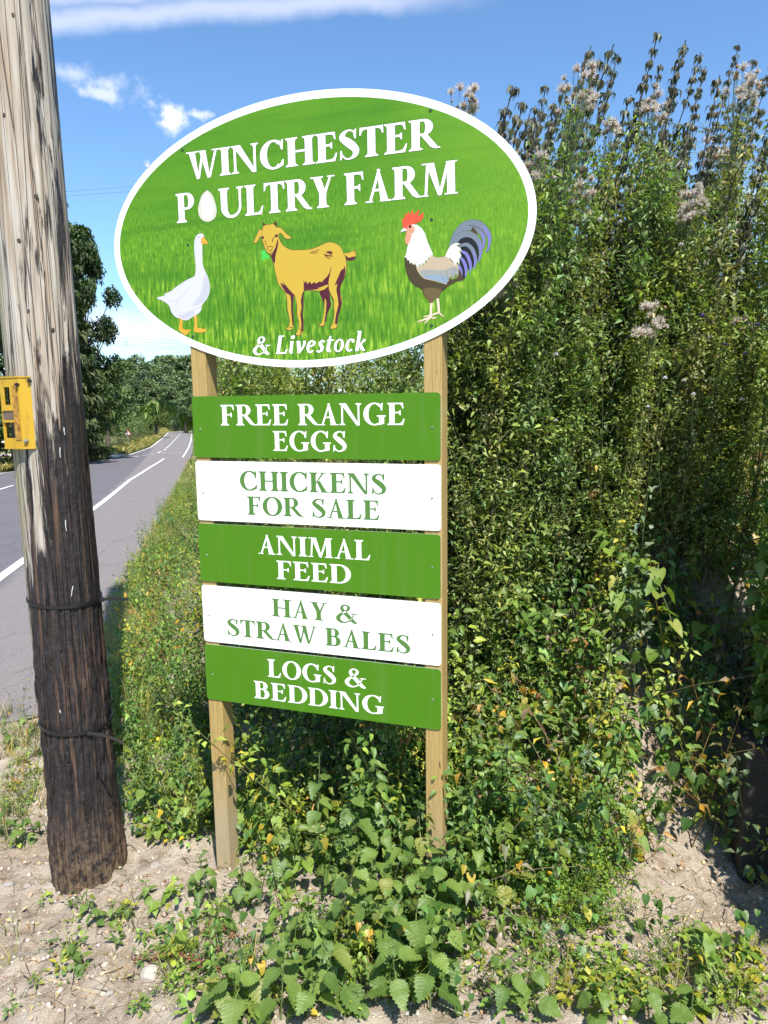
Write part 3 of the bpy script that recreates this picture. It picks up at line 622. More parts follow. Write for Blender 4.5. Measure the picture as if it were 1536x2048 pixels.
art('goat_print', zt_, [
 ('fill', 'leaf', [(200, 470), (250, 448), (265, 480), (300, 515), (312, 545), (285, 565), (262, 545), (240, 578), (205, 575), (222, 530)]),
 ('fill', 'maroon', [(950, 985), (1000, 960), (1060, 912), (1080, 990), (1090, 1080), (1105, 1150), (1080, 1210), (1050, 1280), (1040, 1350), (1022, 1370), (1015, 1422), (960, 1428), (933, 1418), (960, 1390), (990, 1360), (1008, 1280), (1012, 1200), (1000, 1100), (970, 1040)]),
 ('fill', 'yellow', [(1024, 1065), (1040, 1110), (1038, 1200), (1028, 1290), (1018, 1355), (1008, 1412), (948, 1416), (985, 1372), (1007, 1280), (1016, 1180)]),
 ('fill', 'yellow', [(1265, 488), (1320, 485), (1380, 460), (1395, 440), (1392, 478), (1420, 460), (1408, 500), (1425, 497), (1410, 540), (1390, 570), (1340, 580), (1300, 570), (1275, 530)], M_),
 ('fill', 'maroon', [(1283, 515), (1330, 545), (1385, 532), (1415, 538), (1390, 572), (1340, 584), (1300, 572)]),
 ('fill', 'yellow', [(222, 192), (190, 190), (160, 240), (120, 330), (110, 350), (140, 358), (180, 310), (190, 280), (220, 272)], M_),
 ('fill', 'maroon', [(222, 178), (232, 140), (226, 92), (250, 108), (265, 132), (240, 150)]), ('fill', 'maroon', [(358, 122), (385, 92), (402, 76), (402, 120), (412, 168), (392, 152)]),
 ('fill', 'yellow', [(240, 140), (270, 128), (320, 122), (365, 117), (400, 155), (430, 160), (470, 175), (530, 240), (592, 290), (570, 305), (520, 300), (470, 240), (440, 235), (430, 270), (440, 310), (480, 380), (540, 425), (610, 450), (700, 450), (800, 445), (890, 425), (980, 385), (1050, 355), (1100, 350), (1160, 365), (1210, 395), (1240, 440), (1260, 490), (1290, 560), (1300, 640), (1290, 720), (1275, 790), (1225, 900), (1215, 980), (1235, 1060), (1240, 1130), (1215, 1210), (1190, 1300), (1180, 1370), (1170, 1440), (1120, 1455), (1090, 1448), (1112, 1410), (1130, 1370), (1145, 1260), (1140, 1180), (1135, 1080), (1090, 1000), (1070, 930), (1050, 925), (1020, 950), (950, 970), (860, 965), (800, 960), (755, 975), (745, 1060), (745, 1160), (735, 1260), (745, 1360), (745, 1470), (730, 1520), (690, 1543), (655, 1530), (670, 1490), (690, 1440), (690, 1370), (670, 1270), (665, 1150), (650, 1060), (628, 1040), (615, 1100), (610, 1200), (620, 1330), (620, 1420), (600, 1465), (560, 1472), (532, 1456), (560, 1420), (575, 1360), (560, 1270), (545, 1200), (540, 1080), (520, 1000), (480, 950), (430, 880), (400, 780), (380, 680), (360, 590), (330, 515), (300, 490), (270, 450), (240, 370), (220, 300), (222, 220), (228, 170)], M_),
 ('fill', 'maroon', [(425, 300), (422, 400), (392, 520), (380, 622), (335, 530), (342, 508), (370, 470), (395, 400), (410, 340)]),
 ('flat', 'maroon', [(455, 880), (480, 930), (530, 1000), (580, 1030), (590, 1100), (590, 1200), (600, 1320), (610, 1420), (622, 1420), (622, 1330), (612, 1200), (620, 1050), (640, 1030), (590, 980), (540, 920), (480, 848), (505, 905), (465, 868)]),
 ('flat', 'maroon', [(755, 965), (745, 1060), (745, 1160), (738, 1260), (748, 1370), (745, 1480), (700, 1540), (720, 1480), (722, 1380), (708, 1270), (725, 1180), (715, 1100), (732, 1010)]),
 ('flat', 'maroon', [(750, 828), (765, 872), (780, 842), (800, 884), (832, 850), (850, 885), (890, 856), (905, 880), (960, 848), (985, 862), (1010, 828), (1050, 790), (1087, 735), (1075, 820), (1060, 890), (1020, 912), (960, 945), (920, 950), (870, 960), (800, 958), (755, 967)]),
 ('line', 'yellow', [(940, 940), (990, 925), (1045, 900)], 14),
 ('flat', 'maroon', [(1282, 640), (1286, 720), (1275, 790), (1225, 900), (1215, 980), (1240, 1130), (1190, 1300), (1178, 1400), (1150, 1390), (1165, 1280), (1197, 1150), (1190, 1060), (1170, 960), (1182, 880), (1145, 905), (1200, 778), (1230, 708), (1262, 690)]),
 ('line', 'maroon', [(1105, 665), (1085, 760), (1066, 870), (1080, 980), (1135, 1085)], 9),
 ('fill', 'maroon', [(1030, 475), (1080, 462), (1112, 470), (1120, 495), (1100, 505), (1060, 488)]), ('line', 'maroon', [(1015, 505), (1060, 520), (1120, 525)], 16), ('line', 'maroon', [(1025, 525), (1060, 548), (1095, 556)], 10), ('line', 'maroon', [(830, 486), (890, 488), (932, 478)], 9), ('line', 'maroon', [(850, 472), (910, 460), (952, 442)], 7),
 ('fill', 'maroon', [(218, 280), (232, 272), (246, 290), (236, 308), (222, 300)]), ('fill', 'maroon', [(380, 270), (400, 248), (424, 258), (416, 280), (392, 286)]), ('line', 'maroon', [(255, 320), (265, 355), (272, 388)], 7), ('line', 'maroon', [(372, 285), (355, 320), (350, 350)], 9),
 ('line', 'maroon', [(283, 425), (290, 405), (330, 402), (352, 408), (345, 440), (322, 470)], 7), ('line', 'maroon', [(283, 425), (300, 445), (322, 470)], 6), ('line', 'maroon', [(300, 492), (335, 498), (375, 455), (415, 380)], 7), ('line', 'maroon', [(562, 1420), (575, 1440), (610, 1438)], 6), ('line', 'maroon', [(700, 1440), (715, 1470), (745, 1465)], 7)], -.0005)
zc_ = lambda x, y: (780+x*.15625, 400+y*.15625)
L_ = ('slate', .0005)
art('rooster_print', zc_, [
 ('fill', 'slate', [(755, 600), (790, 480), (850, 370), (930, 290), (1030, 255), (1120, 257), (1200, 300), (1262, 370), (1297, 450), (1292, 560), (1265, 640), (1232, 672), (1224, 655), (1250, 600), (1250, 500), (1228, 440), (1222, 560), (1200, 630), (1182, 620), (1180, 520), (1150, 450), (1080, 390), (960, 400), (860, 470), (800, 570)], ('black', .0006)),
 ('fill', 'violet', [(1180, 330), (1230, 360), (1285, 450), (1282, 560), (1258, 635), (1236, 655), (1255, 600), (1258, 500), (1232, 420)]), ('fill', 'violet', [(1160, 410), (1205, 450), (1212, 560), (1192, 620), (1190, 520)]),
 ('line', 'black', [(1010, 325), (1090, 335), (1170, 380), (1222, 440)], 6),
 ('fill', 'brown', [(1035, 410), (1052, 355), (1068, 345), (1085, 365), (1115, 420), (1112, 460), (1060, 440)]),
 ('fill', 'black', [(860, 560), (900, 495), (980, 470), (1060, 490), (1120, 560), (1140, 680), (1112, 790), (1060, 860), (985, 905), (962, 1000), (900, 1005), (880, 860), (905, 700), (890, 600)]),
 ('fill', 'slate', [(800, 545), (850, 450), (930, 405), (1010, 398), (1100, 438), (1160, 510), (1186, 600), (1172, 720), (1137, 800), (1125, 780), (1140, 680), (1120, 580), (1060, 500), (980, 475), (900, 500), (860, 560)], ('black', .0005)),
 ('fill', 'violet', [(1135, 510), (1170, 580), (1175, 640), (1160, 730), (1138, 785), (1150, 680)]),
 ('line', 'slate', [(890, 595, .6), (975, 570, 1.3), (1045, 620, 1.4), (1085, 710, 1.3), (1095, 800, 1), (1066, 888, .3)], 36), ('line', 'violet', [(1050, 640, .4), (1086, 720, 1), (1090, 800, 1), (1070, 870, .4)], 26), ('line', 'violet', [(912, 655, .8), (975, 690, 1.2), (1015, 770, 1.2), (1032, 850, 1), (1022, 940, .2)], 34), ('line', 'violet', [(905, 735, .8), (950, 800, 1.2), (975, 890, 1.1), (965, 985, .3)], 34), ('line', 'violet', [(880, 825, .7), (905, 900, 1.2), (912, 970, 1), (912, 1045, .2)], 34),
 ('line', 'leg', [(535, 1300), (525, 1420), (520, 1505)], 28), ('line', 'leg', [(610, 1255), (620, 1350), (627, 1445)], 30), ('line', 'leg', [(522, 1495, 1), (440, 1530, 1), (350, 1562, .4)], 22), ('line', 'leg', [(520, 1500, 1), (480, 1540, .9), (445, 1585, .3)], 20), ('line', 'leg', [(515, 1500, 1), (560, 1512, .9), (600, 1500, .3)], 18), ('line', 'leg', [(625, 1440, 1), (540, 1470, 1), (430, 1495, .4)], 22), ('line', 'leg', [(625, 1440, 1), (660, 1470, .9), (692, 1492, .3)], 18), ('line', 'leg', [(620, 1400, .9), (650, 1408, .2)], 16),
 ('fill', 'brown', [(190, 735), (215, 740), (250, 790), (320, 830), (345, 880), (370, 950), (420, 1000), (520, 1030), (620, 1060), (720, 1080), (760, 1000), (800, 1020), (870, 980), (885, 880), (940, 1000), (955, 1005), (930, 1030), (870, 1040), (800, 1075), (760, 1095), (720, 1130), (660, 1180), (640, 1220), (627, 1258), (590, 1260), (570, 1275), (550, 1312), (510, 1315), (480, 1280), (440, 1220), (400, 1140), (340, 1110), (270, 1050), (225, 970), (200, 880), (190, 800)]),
 ('fill', 'brown2', [(420, 1140), (520, 1120), (640, 1140), (655, 1178), (635, 1222), (622, 1255), (585, 1258), (550, 1308), (510, 1312), (480, 1278), (445, 1215)]),
 ('fill', 'tan', [(550, 715), (600, 735), (700, 727), (750, 740), (800, 790), (870, 830), (880, 900), (868, 980), (850, 950), (830, 972), (815, 1010), (790, 970), (770, 1002), (750, 980), (755, 1030), (735, 1050), (720, 1082), (650, 1057), (540, 1032), (440, 1007), (390, 962), (350, 902), (340, 855), (385, 840), (410, 850), (440, 820), (480, 780), (520, 720)], ('brown', .0005)),
 ('fill', 'grey', [(380, 900), (520, 890), (680, 900), (790, 860), (870, 870), (876, 910), (866, 970), (850, 945), (830, 965), (815, 1000), (790, 962), (770, 995), (750, 972), (750, 1030), (735, 1048), (720, 1076), (650, 1050), (540, 1026), (440, 1000), (395, 955)]),
 ('fill', 'blue', [(430, 965), (560, 960), (690, 970), (745, 1000), (735, 1045), (720, 1074), (650, 1048), (540, 1022), (450, 997)]),
 ('line', 'slate', [(640, 935), (680, 990), (695, 1050)], 6), ('line', 'slate', [(735, 905), (728, 980), (745, 1030)], 6), ('line', 'slate', [(790, 860), (800, 920), (815, 990)], 5), ('line', 'slate', [(835, 860), (840, 920), (832, 960)], 5),
 ('flat', 'cream', [(705, 725), (740, 640), (780, 580), (840, 550), (912, 562), (872, 575), (850, 586), (900, 612), (920, 660), (880, 645), (912, 705), (905, 745), (885, 735), (890, 825), (865, 790), (830, 842), (820, 800), (780, 755), (740, 735)]),
 ('flat', 'cream', [(280, 310), (350, 320), (410, 365), (450, 430), (480, 530), (520, 620), (550, 690), (545, 716), (522, 708), (515, 745), (492, 730), (480, 785), (457, 768), (440, 826), (420, 800), (405, 855), (385, 815), (360, 860), (340, 850), (320, 808), (300, 834), (280, 800), (255, 815), (250, 770), (225, 775), (215, 740), (190, 735), (210, 680), (225, 600), (235, 560), (250, 500), (262, 430), (290, 380)]),
 ('flat', 'red', [(165, 345), (158, 280), (158, 235), (185, 252), (190, 195), (207, 168), (220, 200), (237, 143), (256, 190), (272, 160), (292, 123), (302, 150), (292, 185), (322, 180), (350, 142), (388, 128), (368, 160), (358, 198), (375, 215), (410, 160), (430, 182), (432, 215), (410, 250), (370, 285), (320, 302), (275, 312), (318, 360), (312, 408), (282, 430), (250, 400), (215, 392), (180, 362)]),
 ('fill', 'salmon', [(240, 320), (290, 330), (318, 368), (310, 410), (282, 430), (250, 405), (225, 380), (222, 345)]), ('fill', 'salmon', [(220, 392), (265, 402), (276, 450), (265, 500), (235, 562), (205, 555), (198, 510), (210, 450)], ('red', .0004)),
 ('fill', 'cream', [(180, 357), (216, 380), (213, 396), (175, 400), (140, 416), (152, 382)], ('slate', .0004)), ('dot', 'maroon', (256, 342, 20)), ('dot', 'black', (256, 342, 11))], -.0005)
for q in [(365, 300), (376, 490), (386, 673), (861, 221), (863, 439), (863, 651)]: screw(ovb, *spx(*q), y0=-.0003, r=.0056, mt=SCREWG)
# a spider's thread and thistle-down caught on the oval's rim
mb = MB(); u, z = spx(297, 335)
for k in range(26):
    a = random.uniform(.6, 2.6); L = random.uniform(.008, .03); mb.tube([(u, -.003, z), (u+L*.5*math.cos(a), -.004, z+L*.5*math.sin(a)), (u+L*math.cos(a+.3), -.005, z+L*math.sin(a+.3))], .0003, 3)
mb.tube([(u, -.003, z), (u-.003, -.004, z-.012), (u-.005, -.003, z-.026)], .0012, 4)
dn = mb.build('thistle_down', plain('down_white', (.75, .72, .70), .8)); dn.parent = None; dn.matrix_world = sign.matrix_world if False else Matrix.Translation((SO[0], SO[1], 0)) @ Matrix.Rotation(-SANG, 4, 'Z')
tag(dn, 'wisp of white thistle down caught on the left rim of the oval board', 'seed')

# ------------------------------------------------------------------ utility pole
PB = np.array([-1.2705, 2.85]); PR0, PTAP, PLEAN, PTOP = .137, .0031, -.0108, 8.9
def pole_mat():
    m, t, b, o = new_mat('weathered_pole')
    c0 = t.coord(); x, y, z = t.sep(c0)
    st = t.mapping(c0, (9, 9, .75)); s1 = t.noise(st, 2.4, 6, .62, .5); s2 = t.noise(t.mapping(c0, (42, 42, 1.5)), 2, 5, .6, .3); s3 = t.noise(t.mapping(c0, (120, 120, 5)), 2, 4, .6)
    wood = t.ramp(s2, [(.25, (.17, .135, .10)), (.42, (.32, .275, .22)), (.58, (.42, .38, .325)), (.78, (.50, .47, .42))])
    warm = t.noise(t.mapping(c0, (6, 6, .5), loc=(3, 1, 4)), 2, 4); wood = t.mix(t.maprange(warm, .48, .66, 0, .75), wood, (.27, .165, .09))
    ang = t.math('DIVIDE', x, .13)                      # + on the side towards the sign
    lowz = t.maprange(z, 2.15, .7, 0, 1)
    tarv = t.math('ADD', s1, t.math('ADD', t.math('MULTIPLY', lowz, .42), t.math('MULTIPLY', ang, .15)))
    tarv = t.math('ADD', tarv, t.math('MULTIPLY', t.math('SUBTRACT', s2, .5), .30)); tarv = t.math('ADD', tarv, t.math('MULTIPLY', t.math('SUBTRACT', s3, .5), .12))
    tar = t.maprange(tarv, .635, .68)
    blk = t.noise(c0, 45, 5, .7); tarc = t.ramp(blk, [(.3, (.012, .010, .011)), (.6, (.032, .027, .028)), (.8, (.085, .066, .058))])
    red = t.noise(t.mapping(c0, (30, 30, 1.2), loc=(5, 0, 1)), 2, 4); tarc = t.mix(t.maprange(red, .53, .68, 0, .7), tarc, (.15, .088, .055))
    c = t.mix(tar, wood, tarc)
    crack = t.voro(t.mapping(c0, (26, 26, .55)), 1.4, 'DISTANCE_TO_EDGE'); ck = t.maprange(crack, .0, .035, 1, 0); c = t.mix(t.math('MULTIPLY', ck, .75), c, (.02, .015, .012))
    alg = t.noise(t.mapping(c0, (5, 5, 1)), 1.3, 4); gmask = t.math('MULTIPLY', t.maprange(ang, -.2, -.9), t.maprange(alg, .46, .66, 0, .55)); c = t.mix(t.math('MULTIPLY', gmask, t.math('SUBTRACT', 1, tar)), c, (.30, .31, .14))
    dirt = t.maprange(t.math('ADD', z, t.math('MULTIPLY', blk, .35)), .30, .0, 0, .9); c = t.mix(t.math('MULTIPLY', dirt, t.maprange(t.noise(c0, 30, 6, .75), .42, .56)), c, (.17, .115, .07))
    t.l.new(c, b.inputs['Base Color']); t.l.new(t.maprange(tar, 0, 1, .85, .5), b.inputs['Roughness']); b.inputs['Specular IOR Level'].default_value = .3
    lump = t.noise(c0, 60, 5, .7)
    h = t.math('ADD', t.math('MULTIPLY', s2, .8), t.math('ADD', t.math('MULTIPLY', t.math('MULTIPLY', lump, tar), .8), t.math('MULTIPLY', ck, -1.2)))
    t.l.new(t.bump(h, .8, .006), b.inputs['Normal']); return m
na = 176; zz = np.concatenate([np.arange(-.35, 3.7, .0125), np.arange(3.7, PTOP+.01, .1)]); th = np.linspace(0, 2*np.pi, na, endpoint=False)
TH, ZZ = np.meshgrid(th, zz)
rad = PR0-PTAP*ZZ
cx_, sx_ = np.cos(TH), np.sin(TH)
rad = rad+.004*(fbm(cx_*2+5, sx_*2, ZZ*.6, 3)-.5)*2
streak = fbm(cx_*9+20, sx_*9, ZZ*.9, 3); rad = rad-.006*sstep(.56, .66, streak)*sstep(-.4, .6, cx_*.6-sx_*.5+.2)
for k in range(26):                 # long drying cracks
    a0, z0, L, w, dpt = rng.uniform(math.pi, 2*math.pi), rng.uniform(-.2, 3.2), rng.uniform(.25, 1.5), rng.uniform(.016, .04), rng.uniform(.006, .016)
    a = a0+.05*(fbm(ZZ*2.5+k*7, k, 0, 2)-.5)*2; dd = np.abs((TH-a+np.pi) % (2*np.pi)-np.pi)
    rad = rad-dpt*np.clip(1-dd/w, 0, 1)*sstep(z0, z0+.2, ZZ)*(1-sstep(z0+L-.2, z0+L, ZZ))
low = 1-sstep(.55, 1.05, ZZ)
rad = rad+low*.020*(np.abs(fbm(cx_*7, sx_*7, ZZ*8, 4)-.5)*2-.3)+.006*(1-sstep(1.2, 1.9, ZZ))*(fbm(cx_*14, sx_*14, ZZ*11, 3)-.5)+.012*(1-sstep(-.1, .18, ZZ))
V = np.stack([PLEAN*ZZ+rad*cx_, rad*sx_, ZZ], -1).reshape(-1, 3); n = len(zz)
idx = np.arange(n*na).reshape(n, na); nx_ = np.roll(idx, -1, 1)
fc = np.stack([idx[:-1], nx_[:-1], nx_[1:], idx[1:]], -1).reshape(-1, 4).tolist()+[idx[-1].tolist()]
pz = float(G(*PB))-.03
pole = empty('utility_pole', (PB[0], PB[1], 0)); tag(pole, 'thick weathered wooden utility pole, black with tar towards its foot', 'pole')
mesh_obj('shaft', V, fc, pole_mat(), pole, smooth=True)
def pole_pt(px, py, off=0.):        # pixel -> point on the pole's surface (local), pushed out by off
    d = ray(px, py); o_ = np.array([0, 0, CZ]); best = None
    for tt in np.linspace(2, 3.6, 4000):
        P = o_+d*tt; r = np.hypot(P[0]-PB[0]-PLEAN*P[2], P[1]-PB[1])
        if r < PR0-PTAP*P[2]+off: best = P; break
    if best is None: return None
    return np.array([best[0]-PB[0], best[1]-PB[1], best[2]])
# knots, nails and staples on the shaft
KN = plain('knot_wood', (.055, .04, .03), .8); STEEL = plain('galvanised', (.48, .48, .46), .4, .8); CLIP = plain('staple_white', (.7, .69, .66), .5, .3)
for q in [(8, 230), (37, 481), (73, 392), (26, 30), (57, 622), (107, 660)]:
    P = pole_pt(*q)
    if P is None: continue
    a = math.atan2(P[1], P[0]-PLEAN*P[2]); mb = MB(); n = 10; rr = .006
    ex = np.array([-math.sin(a), math.cos(a), 0]); ez = np.array([0, 0, 1.]); en = np.array([math.cos(a), math.sin(a), 0])
    v = [P+en*.002+rr*(ex*math.cos(2*math.pi*i/n)*.8+ez*math.sin(2*math.pi*i/n)*1.2) for i in range(n)]+[P-en*.01+rr*1.3*(ex*math.cos(2*math.pi*i/n)+ez*math.sin(2*math.pi*i/n)*1.3) for i in range(n)]
    mb.add(v, [tuple(range(n))]+[(i, n+i, n+(i+1) % n, (i+1) % n) for i in range(n)]); mb.build('knot', KN, pole)
for (x0, y0, x1, y1) in [(131, 1040, 133, 1062), (146, 1172, 143, 1192), (128, 855, 130, 870), (120, 895, 121, 915), (120, 1420, 122, 1428)]:
    A, B = pole_pt(x0, y0, .002), pole_pt(x1, y1, .002)
    if A is None or B is None: continue
    mb = MB(); mb.tube([A, (A+B)/2+np.array([0, -.003, 0]), B], .0016, 5); mb.build('staple', CLIP, pole)

# yellow number holder on the pole
def yellow():
    m, t, b, o = new_mat('yellow_plastic'); c0 = t.coord(); n = t.noise(t.mapping(c0, (1, 1, .25)), 45, 5, .65); n2 = t.noise(c0, 9, 4)
    c = t.mix(t.maprange(n, .55, .75, 0, .7), (.50, .305, .018), (.22, .11, .015)); c = t.mix(t.maprange(n2, .55, .75, 0, .6), c, (.54, .41, .06))
    t.l.new(c, b.inputs['Base Color']); b.inputs['Roughness'].default_value = .45; return m
YEL = yellow(); RUST = plain('rusty_strip', (.36, .19, .03), .7, var=.55, vscale=60); BOLT = plain('bolt_dark', (.05, .045, .05), .4, .5); BRN = plain('brown_slide', (.13, .085, .06), .6, var=.3)
A0 = pole_pt(60, 757); A1 = pole_pt(60, 893)
zt0, zb0 = A0[2]+.004, A1[2]-.004; Hh = (zt0-zb0)/2
hold = empty('number_holder', (PB[0]+PLEAN*(zt0+zb0)/2, PB[1], (zt0+zb0)/2)); tag(hold, 'yellow plastic number holder bolted to the utility pole', 'holder')
rr_ = PR0-PTAP*1.8; va = math.atan2(-PB[1], -PB[0])         # direction from the pole towards the viewer
def pc(a, r): return np.array([r*math.cos(va+a), r*math.sin(va+a)])    # a > 0 turns towards the sign
C0, C1, C2, C3 = pc(-1.52, rr_+.012), pc(-1.22, rr_+.034), pc(-.60, rr_+.028), pc(-.38, rr_+.003)
def facet(A_, B_, u0, u1, z0, z1, th=.004, lift=0.):
    d = (B_-A_); n_ = np.array([d[1], -d[0]])/np.linalg.norm(d); n_ = n_ if n_@(A_+B_) > 0 else -n_
    v = []
    for o_ in (lift-th, lift):
        for u_ in (u0, u1):
            q = A_+d*u_+n_*o_; v += [(q[0], q[1], z0), (q[0], q[1], z1)]
    return v, [(0, 1, 3, 2), (4, 6, 7, 5), (0, 2, 6, 4), (1, 5, 7, 3), (0, 4, 5, 1), (2, 3, 7, 6)]
mb = MB()
mb.add(*facet(C0, C1, 0, 1, -Hh, Hh)); mb.add(*facet(C2, C3, 0, 1, -Hh, Hh))
for c in [(0, 1, -Hh, -Hh+.036), (0, 1, Hh-.034, Hh), (0, .12, -Hh+.036, Hh-.034), (.62, 1, -Hh+.036, Hh-.034), (.12, .62, -.030, .030), (.50, .62, .030, Hh-.034), (.12, .2, .030, Hh-.034)]: mb.add(*facet(C1, C2, *c))
mb.build('casing', YEL, hold)
for za, zb in ((Hh-.001, Hh+.004), (-Hh-.004, -Hh+.001)):
    mb = MB()
    for A_, B_ in ((C0, C1), (C1, C2), (C2, C3)): mb.add(*facet(A_, B_, -.01, 1.01, za, zb, .03, .003))
    mb.build('rim', YEL, hold)
mb = MB(); mb.add(*facet(C1, C2, .66, .92, -Hh+.03, Hh-.03, .003, .003)); mb.build('rusty_strip', RUST, hold)
mb = MB(); mb.add(*facet(C1, C2, .10, .64, -.026, .008, .003, .003)); mb.build('brown_slide', BRN, hold)
for za, zb in ((.008, .014), (-.034, -.026)): mb = MB(); mb.add(*facet(C1, C2, .08, .66, za, zb, .008, .006)); mb.build('slide_rail', YEL, hold)
for (A_, B_, u_, z, mt) in [(C1, C2, .97, Hh-.026, BOLT), (C2, C3, .95, Hh-.012, BOLT), (C2, C3, .3, -Hh+.026, STEEL), (C0, C1, .6, -Hh+.02, STEEL), (C0, C1, .6, Hh-.02, STEEL)]:
    q = A_+(B_-A_)*u_; e = np.array([*(q/np.linalg.norm(q)), 0]); p0 = np.array([q[0], q[1], z]); mb = MB(); mb.tube([p0-e*.004, p0+e*.009], .0065, 8); mb.tube([p0+e*.009, p0+e*.016], .0038, 6); mb.build('bolt', mt, hold)
# cable ties
TIE = plain('cable_tie_black', (.012, .012, .013), .35)
def tie(name, pts, label, head, tail):
    P = [pole_pt(*q, .004) for q in pts]; zs = np.array([p[2] for p in P]); an = np.array([math.atan2(p[1], p[0]-PLEAN*p[2]) for p in P]); an = np.where(an > 0, an-2*math.pi, an)
    k = np.argsort(an); t = empty(name, (PB[0], PB[1], 0)); a_ = np.linspace(-math.pi*1.5, math.pi*.5, 90); co = np.polyfit(an[k], zs[k], 2)
    zz_ = np.where((a_ > an.min()-.1) & (a_ < an.max()+.1), np.polyval(co, a_), 0); ends = np.polyval(co, [an.min()-.1, an.max()+.1]); bad = zz_ == 0
    zz_[bad] = np.interp(a_[bad], [-math.pi*1.5, an.min()-.1, an.max()+.1, math.pi*.5], [ends.mean(), ends[0], ends[1], ends.mean()])
    v = []; w = .0065
    for a, z in zip(a_, zz_):
        for r, dz in ((PR0-PTAP*z+.002, -w), (PR0-PTAP*z+.006, -w), (PR0-PTAP*z+.006, w), (PR0-PTAP*z+.002, w)): v.append((PLEAN*z+r*math.cos(a), r*math.sin(a), z+dz))
    f = [(4*i+j, 4*i+(j+1) % 4, 4*i+4+(j+1) % 4, 4*i+4+j) for i in range(len(a_)-1) for j in range(4)]
    mesh_obj('strap', v, f, TIE, t)
    hp = pole_pt(*head, .010); mb = MB(); mb.box(hp[0]-.009, hp[0]+.009, hp[1]-.008, hp[1]+.006, hp[2]-.009, hp[2]+.009, bev=.002); mb.build('lock_head', TIE, t)
    mb = MB(); pts_ = []
    for (x, y, dep) in tail:
        d = ray(x, y); q = np.array([0, 0, CZ])+d*dep; pts_.append((q[0]-PB[0], q[1]-PB[1], q[2]))
    pp = np.array(cat(pts_, 5)); vv = []
    for p in pp:
        for dx, dz in ((-.001, -.006), (.001, -.006), (.001, .006), (-.001, .006)): vv.append((p[0]+dx*0, p[1]+dx, p[2]+dz))
    mesh_obj('tail', vv, [(4*i+j, 4*i+(j+1) % 4, 4*i+4+(j+1) % 4, 4*i+4+j) for i in range(len(pp)-1) for j in range(4)]+[(0, 1, 2, 3), tuple(len(vv)-4+j for j in (3, 2, 1, 0))], TIE, t)
    tag(t, label, 'cable tie', 'cable ties on the utility pole'); return t
dp = 2.86
tie('cable_tie', [(60, 1206), (90, 1213), (120, 1215), (150, 1213), (180, 1205), (195, 1200)], 'upper black cable tie cinched round the utility pole', (203, 1199), [(200, 1200, dp), (225, 1197, dp-.01), (256, 1199, dp-.02)])
tie('cable_tie', [(85, 1458), (110, 1466), (140, 1470), (170, 1466), (205, 1452)], 'lower black cable tie with a long loose tail on the pole', (180, 1466), [(178, 1466, dp-.10), (205, 1470, dp-.15), (230, 1478, dp-.2), (246, 1486, dp-.24)])
# ------------------------------------------------------------------ vegetation
def leaf_mat(name, dark, light, yellow=None, attr=False, vein=0., rough=.42, transl=.32, hue=.0):
    m, t, b, o = new_mat(name)
    if attr:
        a = t.add('ShaderNodeAttribute'); a.attribute_name = 'col'; c = a.outputs['Color']
    else:
        r = t.add('ShaderNodeObjectInfo').outputs['Random']; P = t.add('ShaderNodeNewGeometry').outputs['Position']; n = t.noise(P, 26, 3)
        c = t.mix(t.math('ADD', t.math('MULTIPLY', r, .75), t.math('MULTIPLY', t.math('SUBTRACT', n, .4), .6), clamp=True), dark, light)
        if yellow: c = t.mix(t.maprange(t.math('FRACT', t.math('MULTIPLY', r, 17.3)), .86, 1, 0, .8), c, yellow)
    if vein:
        u, v, _ = t.sep(t.coord('UV')); au = t.math('ABSOLUTE', u)
        w = t.math('ABSOLUTE', t.math('SINE', t.math('MULTIPLY', t.math('SUBTRACT', v, t.math('MULTIPLY', au, .62)), 26)))
        vn = t.maprange(w, .0, .22, 1, 0); mid_ = t.maprange(au, .0, .03, 1, 0); vm = t.math('MAXIMUM', vn, mid_)
        c = t.mix(t.math('MULTIPLY', vm, vein), c, t.mix(.5, c, (.30, .38, .14)))
        nz = t.noise(t.coord('UV'), 30, 3); h = t.math('ADD', t.math('MULTIPLY', t.math('MINIMUM', t.math('MULTIPLY', w, 1.6), 1), 1), t.math('MULTIPLY', nz, .4))
        t.l.new(t.bump(h, .28, .004), b.inputs['Normal'])
    t.l.new(c, b.inputs['Base Color']); b.inputs['Roughness'].default_value = rough; b.inputs['Specular IOR Level'].default_value = .45
    tr = t.add('ShaderNodeBsdfTranslucent'); t.l.new(t.mix(1, c, (1.2, 1.4, .5), 'MULTIPLY'), tr.inputs['Color'])
    mx = t.add('ShaderNodeMixShader'); mx.inputs[0].default_value = transl; t.l.new(b.outputs[0], mx.inputs[1]); t.l.new(tr.outputs[0], mx.inputs[2]); t.l.new(mx.outputs[0], o.inputs['Surface'])
    return m
LM_NET = leaf_mat('nettle_leaf', (.08, .15, .03), (.21, .295, .06), (.30, .29, .06), vein=.5, rough=.45)
LM_BIND = leaf_mat('bindweed_leaf', (.11, .20, .03), (.28, .38, .06), (.46, .37, .08), vein=.3, rough=.48)
LM_BRAM = leaf_mat('bramble_leaf', (.07, .14, .028), (.19, .27, .05), (.28, .24, .06), vein=.5)
LM_ATT = leaf_mat('weed_foliage', 0, 0, attr=True, rough=.46, transl=.32)
LM_TREE = leaf_mat('tree_foliage', 0, 0, attr=True, rough=.6, transl=.25)
STEM_G = plain('green_stem', (.10, .14, .045), .6, var=.3); STEM_R = plain('red_stem', (.17, .06, .04), .6, var=.4); STEM_D = plain('dry_stem', (.34, .26, .16), .8, var=.35)
FLUFF = plain('thistle_fluff', (.66, .59, .51), .9); BRACT = plain('thistle_bract', (.24, .15, .08), .8, var=.4, vscale=80)

